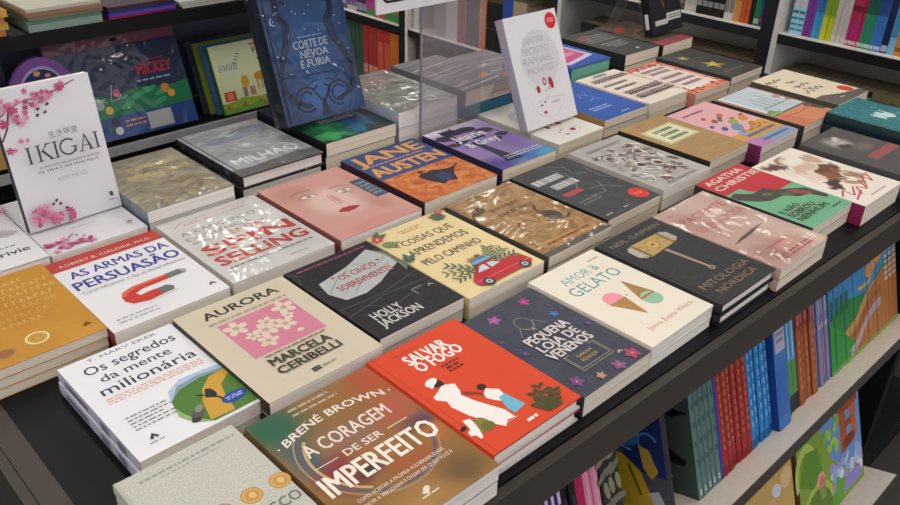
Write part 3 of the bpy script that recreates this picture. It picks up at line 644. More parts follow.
stack(1.846, .869, .050, .160, .227, -.003, 'dark grey book with two gold stars', mottle('grey_night_print', [(.3, '#43423f'), (.7, '#53524e')], 5), a_sta, spine='#3a3937', n=2, pages=PC)

# ---- fourth row
def a_kar(a):
    a.Rc(0, .48, 1, 1, '#d9d3d6'); rr = random.Random(2)
    for i in range(16): a.blossom(rr.uniform(.55, 1.0), rr.uniform(.75, .98), .05, rr.choice(['#d59bb4', '#c77b9c']))
    for k in range(7): a.ring(.72, .62, .10+.035*k, .008, '#5a5560', 2.6+.1*k, 5.6, 20, .9)
    a.Rc(0, 0, 1, .44, '#e2e2e4'); a.small(.3, .28, .85, .31, 1, '#8c8c90', .6, 2, 'j'); a.T('karivie', .50, .17, .92, .24, '#4a4a50', .03)
stack(.061, 1.062, .055, .154, .228, 0, 'white book with ink drawn face', '#e2e2e4', a_kar, spine='#26262a', n=2, back='#1c1c1e')

def blossoms(a, s_=1.0, top=True, seed=1):
    rr = random.Random(seed)
    if top:
        a.line([(0, .80), (.12, .86), (.30, .90), (.50, .90), (.72, .945), (.84, .97)], .012, '#6d4a52'); a.line([(0, .66), (.08, .74), (.14, .86)], .018, '#5c3d45'); a.line([(.30, .90), (.38, .86), (.46, .87)], .01, '#6d4a52')
        for i in range(62):
            t = rr.random(); u = t**1.5*.70+rr.uniform(0, .04); v = .93 + rr.uniform(-.13, .05) - (.05 if u < .3 else 0)
            if u < .26 and rr.random() < .6: v = rr.uniform(.56, .97)
            if u > .40: v = .90+(u-.4)*.16+rr.uniform(-.025, .025)
            a.blossom(max(u, .03), min(v, .975), rr.uniform(.022, .04), rr.choice(['#c9688f', '#d987a8', '#b84f7c', '#e0a0ba']), '#8f2f5c')
        for u, v in ((.40, .83), (.46, .80), (.38, .79), (.5, .85)): a.E(u, v, .022, .014, '#4a3f47', .6, 8)
    for i in range(34):
        u = rr.uniform(.02, .46); v = .03+rr.random()*(.14 if u < .25 else .07)
        a.blossom(u, v, rr.uniform(.028, .042), rr.choice(['#c9688f', '#d987a8', '#b84f7c', '#e0a0ba']), '#8f2f5c')
    for u, v in ((.28, .17), (.35, .16), (.32, .19), (.40, .12)): a.E(u, v, .02, .014, '#4a3f47', .6, 8)
def a_iki(a):
    blossoms(a)
    a.T('生き甲斐', .42, .625, .72, .665, '#6a6468', .0)
    Q = '#48474a'; y0, y1 = .478, .595
    def stem(u, w=.022):
        a.Rc(u-w/2, y0, u+w/2, y1, Q)
        for v in (y0, y1-.006): a.Rc(u-w*1.25, v, u+w*1.25, v+.006, Q)
    for u in (.185, .285, .455, .885): stem(u)
    a.P([(.292, .535), (.375, y1), (.395, y1), (.312, .543)], Q); a.P([(.308, .550), (.330, .556), (.415, y0), (.388, y0)], Q); a.Rc(.35, y1-.006, .42, y1, Q); a.Rc(.37, y0, .44, y0+.006, Q)
    a.ring(.58, .5365, .080, .018, Q, .75, 6.0, 26, 1.0); a.Rc(.638, .49, .656, .53, Q); a.Rc(.612, .528, .68, .534, Q)
    a.P([(.70, y0), (.712, y0), (.768, y1-.012), (.762, y1)], Q); a.P([(.80, y0), (.828, y0), (.772, y1+.004), (.760, y1+.004)], Q); a.Rc(.725, .515, .80, .521, Q); a.Rc(.68, y0, .732, y0+.006, Q); a.Rc(.785, y0, .845, y0+.006, Q)
    a.T('OS CINCO PASSOS PARA ENCONTRAR SEU PROPÓSITO', .25, .43, .88, .448, '#4f4e52', .005); a.T('DE VIDA E SER MAIS FELIZ', .22, .40, .86, .418, '#4f4e52', .005)
    a.T('KEN MOGI', .40, .315, .70, .345, '#b4adb0', 0); a.E(.89, .125, .022, .03, '#5a565c', .3); a.small(.85, .075, .94, .09, 1, '#8a868c')
def a_ikf(a): blossoms(a, 1, False, 5); a.small(.35, .27, .62, .285, 1, '#a9a5a9', .6, 2, 'j'); a.E(.89, .125, .03, .02, '#6d7a68')
stack(.220, 1.070, .050, .152, .228, .003, 'white blossom book lying flat', '#dedcdf', a_ikf, spine='#c5bfd2', n=2)

est_m = mottle('bronze_cover_print', [(.25, '#6f6a60'), (.45, '#98907f'), (.6, '#aca18b'), (.78, '#c2a876')], 4, 3, 5, 1)
def a_est(a):
    G = '#c9a55e'; rr = random.Random(3)
    for v, u0, u1 in ((.72, .3, .85), (.56, .2, .92)):
        a.small(u0, v, u1, v+.09, 1, '#c2ab78', .8, int(v*10), 'j')
    for i in range(12): u = rr.uniform(.08, .9); v = rr.uniform(.08, .42); a.ring(u, v, .04, .012, G, rr.uniform(0, 3), rr.uniform(4, 6), 12)
    for i in range(6): a.line([(rr.uniform(.1, .6), rr.uniform(.1, .4)), (rr.uniform(.5, .9), rr.uniform(.1, .4))], .01, '#8f7848')
stack(.374, 1.070, .074, .158, .224, 0, 'bronze grey shrink-wrapped book', est_m, a_est, g=3, spine='#6b7682', n=3)
def a_mil(a):
    a.P([(.05, .72), (.3, .80), (.5, .76), (.75, .86), (.95, .78), (.95, .70), (.6, .68), (.3, .66)], '#8b93a3'); a.P([(.45, .80), (.75, .90), (.95, .84), (.95, .80), (.75, .84)], '#6f7f9c')
    a.T('MILHÃO', .12, .20, .90, .34, '#e4e4e4', .03); a.small(.1, .92, .7, .955, 1, '#b9bcc0', .6, 3, 'j')
    a.P([(.0, .0), (1, 0), (1, .14), (.85, .17), (.2, .12), (0, .14)], '#6a6866')
stack(.553, 1.078, .080, .174, .234, .004, 'silver shrink-wrapped hardcover', mottle('silver_cover_print', [(.3, '#989b9d'), (.6, '#b2b5b7'), (.8, '#cacdcf')], 3, 3), a_mil, g=3, hard=True, spine='#17181a', n=3, back='#1c1d1f')
gb_m = blend('green_and_blue_night', '#1d2a30', [(.3, .35, .4, .25, '#2f8a50', .1), (.7, .3, .35, .2, '#2f4f86', .1), (.2, .1, .3, .14, '#4aa860', .1), (.6, .12, .3, .1, '#2e6f8a', .1), (.5, .6, .5, .2, '#25435a', .1)], 1, .25, 6)
def a_gb(a): a.small(.3, .36, .78, .46, 1, '#a9b5bd', .8, 2, 'j'); a.small(.25, .5, .85, .56, 1, '#7f97a8')
stack(.737, 1.084, .092, .172, .235, .003, 'green and blue book under the blue volume', gb_m, a_gb, spine='#16181b', n=3, pages=PC)
m1_m = mottle('grey_green_magazine_print', [(.25, '#4d5048'), (.45, '#74766c'), (.6, '#8d8f86'), (.8, '#a5a79d')], 3.5, 2, 5, 1.2, .6, (1, 2, 1))
def a_m1(a):
    rr = random.Random(5)
    for i in range(12): u = .08+.07*i; a.line([(u, .62), (u+.05, .93)], .022, rr.choice(['#a5625e', '#8f4f55', '#b9837a', '#7a5a50']))
    a.small(.1, .12, .9, .2, 1, '#b5b7b0', .6, 3, 'j')
stack(.917, 1.086, .110, .164, .240, .005, 'grey-green book with reddish striped top', m1_m, a_m1, g=2, spine='#a9b4c2', n=3)
def a_m3(a):
    rr = random.Random(6)
    for i in range(10): v = .06+.093*i; a.line([(.02, v), (.98, v+.07)], .03, rr.choice(['#a5a2a4', '#5c585c', '#8d8a90', '#77747a', '#b8b5b8']))
    a.E(.8, .25, .14, .05, '#c0714c', .4); a.E(.3, .2, .12, .04, '#b08a84', .3)
book('paperback_book', Mx(1.116, 1.094, .0435, .02), 'teal book, spine outward, inside the slanted stripes pile', .147, .235, .031, '#2f6e86', None, spine='#2f6e86', pages=mat('#2f6e86'))
book('paperback_book', Mx(1.113, 1.097, .0083, .02), 'thick cream-edged book at the bottom beneath the teal one', .147, .24, .0348, '#b5a58f', None, spine='#8a7f70', pages=PC)
stack(1.114, 1.096, .110, .147, .241, .02, 'grey book with slanted stripes', '#6c686e', a_m3, g=1, spine='#6a6a70', n=1, pages=PC)
def a_m4(a):
    for i in range(9): v = .06+.1*i; a.line([(.02, v+.05), (.98, v)], .03, ['#a09ca0', '#605c62', '#8f8a8c'][i % 3])
    a.E(.3, .25, .2, .08, '#c4744a', .4); a.E(.25, .6, .15, .05, '#b5a5a0', .2)
stack(1.275, 1.10, .095, .147, .236, .0, 'lined grey book behind the upright white one', '#7a757a', a_m4, g=1, spine='#8a8488', n=3, pages=PC)
def a_bp(a): a.P([(.02, .18), (.16, .10), (.9, .22), (.86, .9), (.1, .9)], '#c9c2d6'); a.P([(.08, .22), (.2, .17), (.82, .28), (.8, .85), (.14, .84)], '#c2557f'); a.E(.5, .4, .25, .08, '#d98aa5', .1)
stack(1.528, 1.136, .070, .166, .228, -.006, 'blue box book with pink panel', '#3557a5', a_bp, spine='#2f4c94', n=1, pages=PG, name='hardcover_book', hard=True)
def a_dt(a):
    a.small(.12, .56, .88, .84, 4, '#8a8884', .5, 3, 'j'); a.small(.2, .30, .8, .50, 3, '#a19f9b', .45, 8, 'c'); a.E(.6, .13, .04, .03, '#cfcdc9'); a.E(.3, .8, .2, .08, '#8f5f52', .3)
stack(1.737, 1.121, .070, .155, .224, -.006, 'graphite book with rows of grey text', '#4a4a4a', a_dt, spine='#2a2a2b', n=2, pages=PC)
def a_dr(a): a.E(.3, .75, .22, .1, '#b0443c', .5); a.E(.55, .6, .2, .06, '#8f6a4c', .3); a.Rc(.0, .0, 1, .16, '#a1525a'); a.E(.2, .88, .15, .05, '#7a5c46')
stack(1.900, 1.112, .070, .152, .240, .010, 'dark book with red splash', mottle('dark_brown_print', [(.3, '#3f3833'), (.6, '#6a5a4c'), (.8, '#7d5a50')], 5), a_dr, spine='#2b2624', n=2, pages=PC)

# ================================================================== books standing on the piles
def stand(name, P, w, h, t, lean, yaw, label, front, art, zoff=None, **kw):
    """P: the front bottom left corner of the cover; the book leans back by `lean`"""
    rot = Matrix.Rotation(yaw, 4, 'Z') @ Matrix.Rotation(PI/2-lean, 4, 'X')
    nrm = rot @ Vector((0, 0, 1))
    M = Matrix.Translation(Vector(P)-nrm*t) @ rot
    return book(name, M, label, w, h, t, front, art, **kw), M
def easel(P, w, h, lean, yaw, label):
    """clear bent acrylic easel: back plate, front lip, rear strut"""
    m = CLEAR; rot = Matrix.Rotation(yaw, 4, 'Z'); M = Matrix.Translation(P) @ rot
    r = empty('book_easel', M, label, 'book stand', None)
    s, c = math.sin(lean), math.cos(lean); th = .0025
    def sheet(name, p0, p1, x0, x1, extra=0):
        (y0, z0), (y1, z1) = p0, p1; d = math.hypot(y1-y0, z1-z0); ny, nz = (z1-z0)/d*th, -(y1-y0)/d*th
        mb = MB(); mb.prism([(y0, z0), (y1, z1), (y1+ny, z1+nz), (y0+ny, z0+nz)], lambda p, q, a: (a, p, q), x0, x1, m); mb.build(name, r)
    sheet('back_plate', (.001, .003), (.001+h*s, .003+h*c), w*.2, w*.8)
    sheet('strut', (.004+h*s*.95, .003+h*c*.85), (.004+h*s*.95+.07, .0005), w*.3, w*.7)
    return r
CLEAR = clear('clear_acrylic', '#f4f2f4', .10)

def s_iki(a): a.Rc(0, 0, 1, 1, '#2c2a30')
stand('paperback_book', (.222, 1.157, .0535), .150, .222, .016, .17, .03, 'white book with pink cherry blossom propped upright', '#dddbe0', a_iki, spine='#3a353c', back='#c9c7cc')

navy_m = blend('deep_blue_night_print', '#183258', [(.5, .55, .6, .5, '#1f477c', .1), (.1, .9, .4, .3, '#1b3358', .1), (.9, .1, .4, .3, '#1d3a66', .1), (.5, .15, .5, .2, '#2c5a94', .2), (.85, .8, .3, .3, '#2b4a72', .1)], 2, .15, 3)
def a_navy(a):
    K = '#0d1730'; rr = random.Random(8)
    for sg in (-1, 1):
        U = lambda u: .5+sg*u
        for off in (0, .035, .07):
            a.line([(U(.10+off*.5), .93), (U(.20+off), .90), (U(.30+off*.6), .83), (U(.30+off*.7), .74), (U(.22+off), .66), (U(.24+off), .55), (U(.34+off*.8), .45), (U(.42+off*.4), .34), (U(.40+off*.5), .22), (U(.30+off), .14), (U(.16+off), .11)], .022, K)
        a.ring(U(.20), .15, .13, .026, K, 0 if sg > 0 else PI*.2, 5 if sg > 0 else PI*1.7, 20, .95); a.ring(U(.20), .15, .08, .022, K, .5, 5.4, 18); a.ring(U(.16), .88, .12, .022, K, .2, 4.4, 18)
        a.line([(U(.06), .27), (U(.16), .245), (U(.26), .28)], .012, K); a.line([(U(.02), .12), (U(.10), .21), (U(.04), .23)], .02, K)
    a.P([(.44, .02), (.5, .16), (.56, .02)], K); a.E(.5, .93, .09, .03, '#5c6f86'); a.E(.5, .93, .055, .015, K); a.ring(.12, .70, .035, .01, '#9fb3cc', 1.9, 5)
    for i in range(26): a.E(rr.uniform(.06, .94), rr.uniform(.3, .95), .007, .007, '#b4c6dc', 0, 6)
    S = '#98a5b5'
    a.small(.34, .565, .66, .58, 1, '#7d90aa', .6, 3, 'c')
    a.T('CORTE DE', .28, .495, .70, .55, S, .03); a.T('NÉVOA', .34, .43, .68, .485, S, .03); a.T('E FÚRIA', .32, .365, .68, .42, S, .03)
    a.small(.28, .30, .72, .32, 1, '#12213c', .6, 3, 'c')
_, Mn = stand('hardcover_book', (.702, 1.154, .112), .186, .272, .046, .32, .0, 'thick midnight blue book with black swirls standing upright', navy_m, a_navy, g=2, hard=True, spine='#151a24', back='#131722')
easel((.722, 1.205, .0925), .15, .2, .32, 0, 'clear acrylic easel behind the midnight blue book')
stand('paperback_book', (1.141, .937, .059), .163, .232, .022, .40, .0, 'white book with red fingerprints and red sticker standing upright', '#dedbdd', jantar, spine='#a9a2b2', back='#cfcbd0')
easel((1.15, .966, .0505), .15, .2, .40, 0, 'clear acrylic easel behind the white fingerprint book')
def a_blk(a):
    a.Rc(.12, .10, .52, .16, '#c9c6c4'); a.Rc(.50, .13, .97, .22, '#d6d3d1'); a.small(.54, .145, .94, .205, 2, '#55504e', .5, 3, 'j')
    for k in range(4): a.ring(.5, .62, .12+.05*k, .015, '#8d8a8a', 3.2+.2*k, 5.6, 20, .8, .3)
    a.line([(.2, .75), (.28, .5), (.4, .38), (.44, .3)], .03, '#a3453f'); a.E(.32, .88, .18, .08, '#a8564c', .6); a.Rc(.9, .5, .96, .7, '#b5b2b2')
def s_blk(a): a.Rc(.3, .08, .75, .26, '#d0cdcb'); a.small(.3, .4, .7, .9, 2, '#777474', .5, 3, 'j')
stand('paperback_book', (1.935, 1.172, .078), .160, .235, .026, .30, .03, 'black book with red scrawl and white strips standing upright', '#26262a', a_blk, spine='#141416', spine_art=s_blk, back='#1a1a1c')
easel((1.93, 1.21, .0705), .14, .2, .42, 0, 'clear acrylic easel behind the black book')

# acrylic divider and the sign clipped to it
r = empty('acrylic_divider', (.960, 1.0685, .092), 'clear upright acrylic divider between the book piles', 'divider')
mb = MB(); mb.box((0, 0, -.0835), (.172, .0035, .37), CLEAR); mb.build('upright_panel', r)
mb = MB(); mb.box((0, -.0008, -.0835), (.0025, .0043, .37), solid('acrylic_edge', '#8d8590', .2, .6)); mb.build('polished_edge', r)
s = empty('hanging_sign', (.843, 1.058, .318), 'white sign with rounded black border above the books', 'sign')
mb = MB(); mb.box((0, 0, 0), (.34, .004, .20), solid('sign_board', '#dcdade', .4)); mb.build('board', s)
mb = MB(); K = mat('#26222a', 0)
def rrect(x0, z0, x1, z1, rad, n=5):
    o = []
    for cx, cz, a0 in ((x1-rad, z1-rad, 0), (x0+rad, z1-rad, PI/2), (x0+rad, z0+rad, PI), (x1-rad, z0+rad, 1.5*PI)):
        for i in range(n+1): t = a0+PI/2*i/n; o.append((cx+rad*math.cos(t), cz+rad*math.sin(t)))
    return o
A_, B_ = rrect(.012, .018, .328, .188, .014), rrect(.0165, .0225, .3235, .1835, .011)
for i in range(len(A_)):
    j = (i+1) % len(A_); mb.poly([(A_[i][0], -.0006, A_[i][1]), (A_[j][0], -.0006, A_[j][1]), (B_[j][0], -.0006, B_[j][1]), (B_[i][0], -.0006, B_[i][1])], K)
mb.build('border', s)

# ================================================================== the display table
BLK = solid('black_table_top', '#111113', .5, .16, .1, 300)
LAM = solid('brown_grey_laminate', '#3b342d', .5, .4, .1, 120)
LAM2 = solid('brown_grey_edge_banding', '#433d36', .5, .25)
DRK = solid('black_melamine', '#0e0e10', .6, .2)
SHF = solid('pale_shelf_board', '#d2c7bb', .6, .3, .1, 90)
XL, XR, YB = .03, 2.09, 1.385
yf = lambda x: .333-.023*x
tb = empty('display_table', (XL, .333, 0), 'wide black bookshop display table with brown grey edges', 'table')
def tpoly(name, pts, z0, z1, m):
    mb = MB(); mb.prism([(p-XL, q-.333) for p, q in pts], lambda p, q, a: (p, q, a), z0, z1, m); return mb.build(name, tb)
tpoly('table_top', [(XL+.026, yf(0)+.002), (XR, yf(XR)+.002), (XR, YB), (XL+.026, YB)], -.012, TZ-.0003, BLK)
tpoly('edge_trim', [(XL, yf(0)), (XL+.026, yf(0)), (XL+.026, YB), (XL, YB)], -.014, TZ+.0003, LAM2)
tpoly('front_fascia', [(XL, yf(XL)-.012), (XR, yf(XR)-.012), (XR, yf(XR)+.0015), (XL, yf(XL)+.0015)], -.050, TZ-.002, LAM)
tpoly('side_panel', [(XL-.012, yf(0)-.012), (XL-.0005, yf(0)-.012), (XL-.0005, YB), (XL-.012, YB)], -.80, TZ-.002, LAM)
tpoly('back_panel', [(XL+.03, .62), (XR, .62), (XR, .64), (XL+.03, .64)], -.80, -.013, DRK)
tpoly('end_panel', [(1.577, .245), (1.607, .245), (1.607, .615), (1.577, .615)], -.80, -.051, DRK)
tpoly('plinth', [(XL+.01, .26), (XR, .26), (XR, .60), (XL+.01, .60)], -.80, -.72, DRK)
LEAN = math.radians(17.5)
def tilted_shelf(name, yc, zc, x0, x1, out, inn, parent):
    s, c = math.sin(LEAN), math.cos(LEAN)
    a, b = (yc-out*c, zc+out*s), (yc+inn*c, zc-inn*s); th = .018
    mb = MB(); o = (XL, .333)
    mb.prism([(a[0]-o[1], a[1]), (b[0]-o[1], b[1]), (b[0]-s*th-o[1], b[1]-c*th), (a[0]-s*th-o[1], a[1]-c*th)], lambda p, q, t: (t-XL, p, q), x0, x1, SHF)
    sh = mb.build(name, parent)
    mb = MB(); mb.prism([(a[0]-.0015-o[1], a[1]-.001), (a[0]-o[1], a[1]), (a[0]-s*th-o[1], a[1]-c*th), (a[0]-.0015-s*th-o[1], a[1]-c*th)], lambda p, q, t: (t-XL, p, q), x0, x1, solid('shelf_edge_banding', '#3a332e', .5))
    e = mb.build('edge_banding', parent); e.parent = sh
tilted_shelf('tilted_shelf', .266, -.249, XL+.02, 1.574, .042, .28, tb)
tilted_shelf('tilted_shelf', .205, -.585, XL+.02, 1.500, .055, .34, tb)

# ---- spines on the upper tilted shelf: spine faces the aisle, cover towards +X
def spine_M(x, y, z, lean=LEAN, yaw=0):
    B = Matrix(((0, 0, 1, 0), (1, 0, 0, 0), (0, 1, 0, 0), (0, 0, 0, 1)))      # width->Y, height->Z, thickness->X
    return Matrix.Translation((x, y, z)) @ Matrix.Rotation(-lean, 4, 'X') @ B @ Matrix.Identity(4)
yb = lambda x: .267-.004*(x-.9)
def run(x0, x1, n, h, w, desc, spine, sa, cover=None, back_art=None, jit=.004, seed=0, g=1, cat='book', cov=None, dy=0, diff=None):
    if x0 > .8: x0 *= .972; x1 *= .972
    t = (x1-x0)/n; rr = random.Random(seed+int(x0*100)); first = None; base = len(desc)
    for i in range(n):
        x = x0+i*t; yy = yb(x)+rr.uniform(0, jit)+dy; M = spine_M(x, yy, -.2481+(.266-yy)*math.tan(LEAN))
        grp = desc if n > 1 else None
        if first is None or diff:
            o = book('paperback_book', M, desc if not diff else diff(i, n), w, h, t-.0006, cov or spine, None, g, spine=spine, back=cov or spine, spine_art=(lambda a, i=i: sa(a, i)) if sa else None, back_art=back_art, group=grp)
            first = first or o
        else: copy_tree(first, M, desc, grp)
def sa_pur(a, i): a.Rc(.28, .72, .72, .99, '#c9bfcf'); a.Rc(.42, .1, .58, .68, '#8a6fa8'); a.Rc(0, 0, .05, 1, '#1d1424')
run(.365, .525, 14, .228, .15, 'purple paperback with pale banded top in spine row', '#4a2b73', sa_pur, cov='#3a2360')
run(.525, .549, 2, .222, .15, 'black slim book beside the purple run', '#1c191b', lambda a, i: a.small(.3, .2, .7, .8, 3, '#3f3a3e', .4, 3, 'j'))
run(.549, .568, 1, .225, .15, 'magenta spine between black and pink ones', '#a8234f', lambda a, i: (a.Rc(.3, .9, .7, .94, '#d98aa0'), a.Rc(.1, .1, .9, .3, '#7a3a28')))
run(.568, .596, 2, .228, .15, 'rose pink spine right of the magenta one', '#cc7f98', lambda a, i: (a.Rc(.4, .15, .6, .85, '#dba0b2'),))
def sa_dk(a, i):
    rr = random.Random(i)
    for k in range(9): a.E(rr.uniform(.2, .8), .06+k*.105, .4, 1.1, rr.choice(['#6b6a5a', '#4f5a52', '#847a5f']), rr.uniform(0, 3), 7)
run(.598, .640, 3, .228, .15, 'dark mottled grey spine left of the yellow figure', '#26292b', sa_dk)
# face-out book turned towards the left
def a_fig(a0):
    a = a0; h0 = a.h; a.h = h0*.68
    Y = '#c9a62a'
    a.Rc(.55, .45, 1, 1.45, '#1d2c5c'); a.P([(.10, 0), (.14, .3), (.20, .52), (.34, .60), (.55, .58), (.72, .46), (.80, .25), (.86, 0)], Y)
    a.P([(.20, .62), (.16, .80), (.26, .88), (.40, .84), (.46, .70), (.38, .58)], Y); a.line([(.20, .79), (.36, .76)], .03, '#5f4a14'); a.line([(.22, .72), (.34, .70)], .02, '#6d5518'); a.line([(.28, .83), (.31, .70), (.40, .60)], .02, '#6d5518')
    a.E(.62, .78, .14, .10, '#2b6aa5', .3); a.ring(.62, .78, .13, .02, '#6fa3c9', 0, 5, 16); a.ring(.84, .76, .10, .025, '#3a7ab5', .4, 5, 16); a.P([(.74, .72), (.84, .70), (.92, .50), (.84, .40), (.76, .5)], '#b8983a')
    a.line([(.45, .55), (.40, .2)], .03, '#6d5a1c'); a.line([(.60, .50), (.70, .2)], .03, '#6d5a1c'); a.small(.08, 1.22, .6, 1.26, 1, '#8f9098', .5, 3, 'j'); a.P([(.78, .25), (.9, .30), (.98, .1), (.86, .05)], '#b8b8be'); a.h = h0
book('comic_book', spine_M(.735, .268, -.2475), 'slate and navy comic book showing a yellow figure', .165, .245, .012, '#2a2b33', None, spine='#2a2b33', back='#4b4d58', back_art=a_fig)
def ba_bird(a):
    K = '#101614'
    # u runs away from the spine on the back cover: 1 is next to the spine
    a.P([(.25, .66), (.45, .72), (.50, .78), (.56, .70), (.95, .60), (.97, .62), (.80, .56), (.55, .60), (.40, .58)], K); a.P([(.15, .50), (.3, .54), (.5, .48), (.35, .46)], K)
    a.P([(.10, .25), (.35, .36), (.7, .34), (.92, .26), (.88, .22), (.6, .24), (.5, .17), (.3, .22)], K); a.P([(.55, .22), (.62, .16), (.76, .11), (.72, .15)], '#8a9694')
    a.small(.25, .84, .75, .94, 4, '#6d8078', .3, 4, 'j')
def sa_teal(a, i): a.Rc(.36, .12, .64, .9, '#6a8580' if i % 2 else '#557069'); a.Rc(0, 0, .1, 1, '#2a3634'); a.small(.3, .2, .75, .85, 5, '#39504b', .3, i, 'j'); a.Rc(.35, .03, .65, .07, '#b7c9c5')
run(.830, .897, 5, .238, .165, 'grey-green spine of the bird silhouette set', '#5c7a76', sa_teal, cov='#3f4d49', back_art=ba_bird, jit=.001)
run(.897, .905, 1, .232, .15, 'thin royal blue spine beside red ones', '#2a3fa0', None)
run(.905, .997, 6, .232, .15, 'dark red spine with gold lettering', '#96262b', lambda a, i: (a.small(.35, .18, .65, .75, 9, '#b5803f', .55, 3, 'j'), a.Rc(0, 0, .05, 1, '#5a1517'), a.Rc(.2, .02, .8, .08, '#7d1f24'), a.Rc(.35, .84, .65, .9, '#b5803f')))
run(.997, 1.070, 5, .230, .15, 'bright blue spine with pale lettering', '#2a78b8', lambda a, i: (a.small(.38, .15, .64, .85, 8, '#8fc0e0', .5, 3, 'j'), a.Rc(0, 0, .07, 1, '#163f66'), a.Rc(.2, .02, .8, .07, '#164f86')))
def ba_deep(a): a.Rc(0, 0, 1, 1, '#1c3e86')
run(1.070, 1.112, 1, .225, .15, 'thick blue volume pulled forward with pale label', '#3d6fae', lambda a, i: (a.Rc(.1, .62, .9, .96, '#a8a5b5'), a.small(.2, .68, .8, .9, 4, '#7a6a8a', .5, 3, 'c'), a.Rc(.15, .1, .85, .5, '#3565a8')), cov='#1c3e86', dy=-.012)
run(1.114, 1.166, 3, .226, .15, 'sky blue and green spine with dark foot', '#5b98c8', lambda a, i: (a.Rc(0, .12, 1, .42, '#4f8a4a'), a.Rc(0, 0, 1, .14, '#26262e'), a.Rc(.38, .45, .62, .9, '#9cc0dc'), a.Rc(0, 0, .08, 1, '#2a4a66')))
run(1.166, 1.232, 4, .226, .15, 'rust brown spine with reddish top', '#9c5230', lambda a, i: (a.Rc(0, .62, 1, 1, '#8c3a34'), a.small(.35, .12, .65, .56, 6, '#c98a4f', .5, 3, 'j'), a.Rc(.38, .66, .62, .94, '#b87a74'), a.Rc(0, 0, .09, 1, '#542418')))
run(1.232, 1.292, 4, .228, .15, 'lavender grey spine with pale rings', '#7c78a0', lambda a, i: (a.E(.5, .5, .35, .35, '#b5a5bc'), a.Rc(.38, .6, .62, .92, '#b0b5cf'), a.Rc(.3, .08, .7, .4, '#9a7f96'), a.Rc(0, 0, .12, 1, '#3c3a5c')))
def sa_land(a, i):
    n = 15; u0, u1 = (i+1)/n, i/n
    hill = lambda u: .60-.14*(1-u)+.05*math.sin(u*9)
    fld = lambda u: .12+.52*u+.03*math.sin(u*14)
    a.Rc(0, 0, 1, 1, '#3f82b4'); a.P([(0, .8), (1, .8), (1, 1), (0, 1)], '#3474ac')
    a.P([(0, 0), (1, 0), (1, hill(u1)), (0, hill(u0))], '#2f7a3d')
    a.P([(0, 0), (1, 0), (1, fld(u1)), (0, fld(u0))], '#a86a32')
    def bd(f, a0, a1, c): a.P([(0, f(u0)+a0), (1, f(u1)+a0), (1, f(u1)+a1), (0, f(u0)+a1)], c)
    if .15 < u0 < .8: bd(fld, -.02, .05, '#b58a4c'); bd(fld, -.10, -.05, '#8f5a2c')
    if u0 < .40: a.P([(0, 0), (1, 0), (1, .46-u1), (0, .46-u0)], '#2f8a35')
    if .3 < u0 < .75: bd(fld, -.22, -.15, '#a596a5')
    if .55 < u0 < .85: a.E(.5, hill(u0)+.13, .9, .7, '#c98a44', .3); bd(hill, -.1, -.03, '#a8653a')
    if .45 < u0 < .62: bd(hill, .04, .07, '#c99a4f')
    if .0 < u0 < .3: a.Rc(.2, .46, .8, .62, '#1f5a33')
    if u0 > .85: a.small(.2, .42, .9, .72, 6, '#c9c4bc', .6, i, 'j')
    a.Rc(0, 0, 1, .03, '#8aa04c'); a.Rc(0, 0, .04, 1, '#2d4a50')
LB = ['leftmost spine of the landscape picture row', 'rightmost spine of the landscape picture row']
def dl(i, n): return LB[0] if i == 0 else LB[1] if i == n-1 else 'landscape picture spine, number %s from the left of that row' % ['', 'two', 'three', 'four', 'five', 'six', 'seven', 'eight', 'nine', 'ten', 'eleven', 'twelve', 'thirteen', 'fourteen'][i]
run(1.294, 1.605, 15, .232, .15, 'spines forming one landscape picture', '#3f82b4', sa_land, jit=.001, diff=dl)

# ---- two big picture books, face out on the lower tilted shelf
def a_castle(a):
    rr = random.Random(3)
    a.Rc(0, 0, 1, 1, '#6a8fc0'); a.P([(0, 0), (1, 0), (1, .25), (.7, .3), (.5, .5), (.35, .9), (0, 1)], '#7d9a3c')
    a.E(.22, .12, .26, .22, '#5a7a2c'); a.ring(.25, .1, .24, .05, '#a3b54c', .2, 3.2, 20); a.ring(.12, .6, .14, .05, '#b0c060', .0, 3.5, 18, 1.4); a.P([(.0, .55), (.12, .8), (.3, .75), (.35, .5), (.2, .4)], '#5f8a30')
    a.E(.32, .42, .06, .06, '#d99a8a'); a.E(.33, .36, .05, .08, '#c07a6a'); a.Rc(.30, .22, .38, .34, '#7a9a4a')
    a.Rc(.66, .45, .76, .95, '#a8552f'); a.Rc(.84, .50, .93, .97, '#b5653a'); a.P([(.60, .88), (.78, .98), (.97, .98), (.97, .84), (.80, .82)], '#9c4526'); a.Rc(.74, .66, .86, .73, '#8f4a2a'); a.E(.8, .52, .1, .05, '#7a3c24')
    for i in range(26): a.E(rr.uniform(.48, .97), rr.uniform(.16, .44), rr.uniform(.03, .07), rr.uniform(.02, .05), rr.choice(['#b5c0d6', '#8fa3cc', '#d6d9e6', '#9a8fc0']), rr.uniform(0, 3), 10)
    a.P([(.62, .06), (.95, .05), (.95, .18), (.7, .2)], '#8a7fc0'); a.P([(.48, .0), (.62, .0), (.7, .2), (.55, .26)], '#5f9a3c')
    for i in range(10): a.E(rr.uniform(.38, .62), rr.uniform(.55, .95), .05, .03, rr.choice(['#7fa83c', '#9cc04c']), rr.uniform(0, 3), 9)
def faceout(x, y, z, w, h, t, label, front, art, yaw, **kw):
    M = Matrix.Translation((x, y, z)) @ Matrix.Rotation(yaw, 4, 'Z') @ Matrix.Rotation(PI/2-LEAN-.02, 4, 'X')
    return book('picture_book', M, label, w, h, t, front, art, **kw)
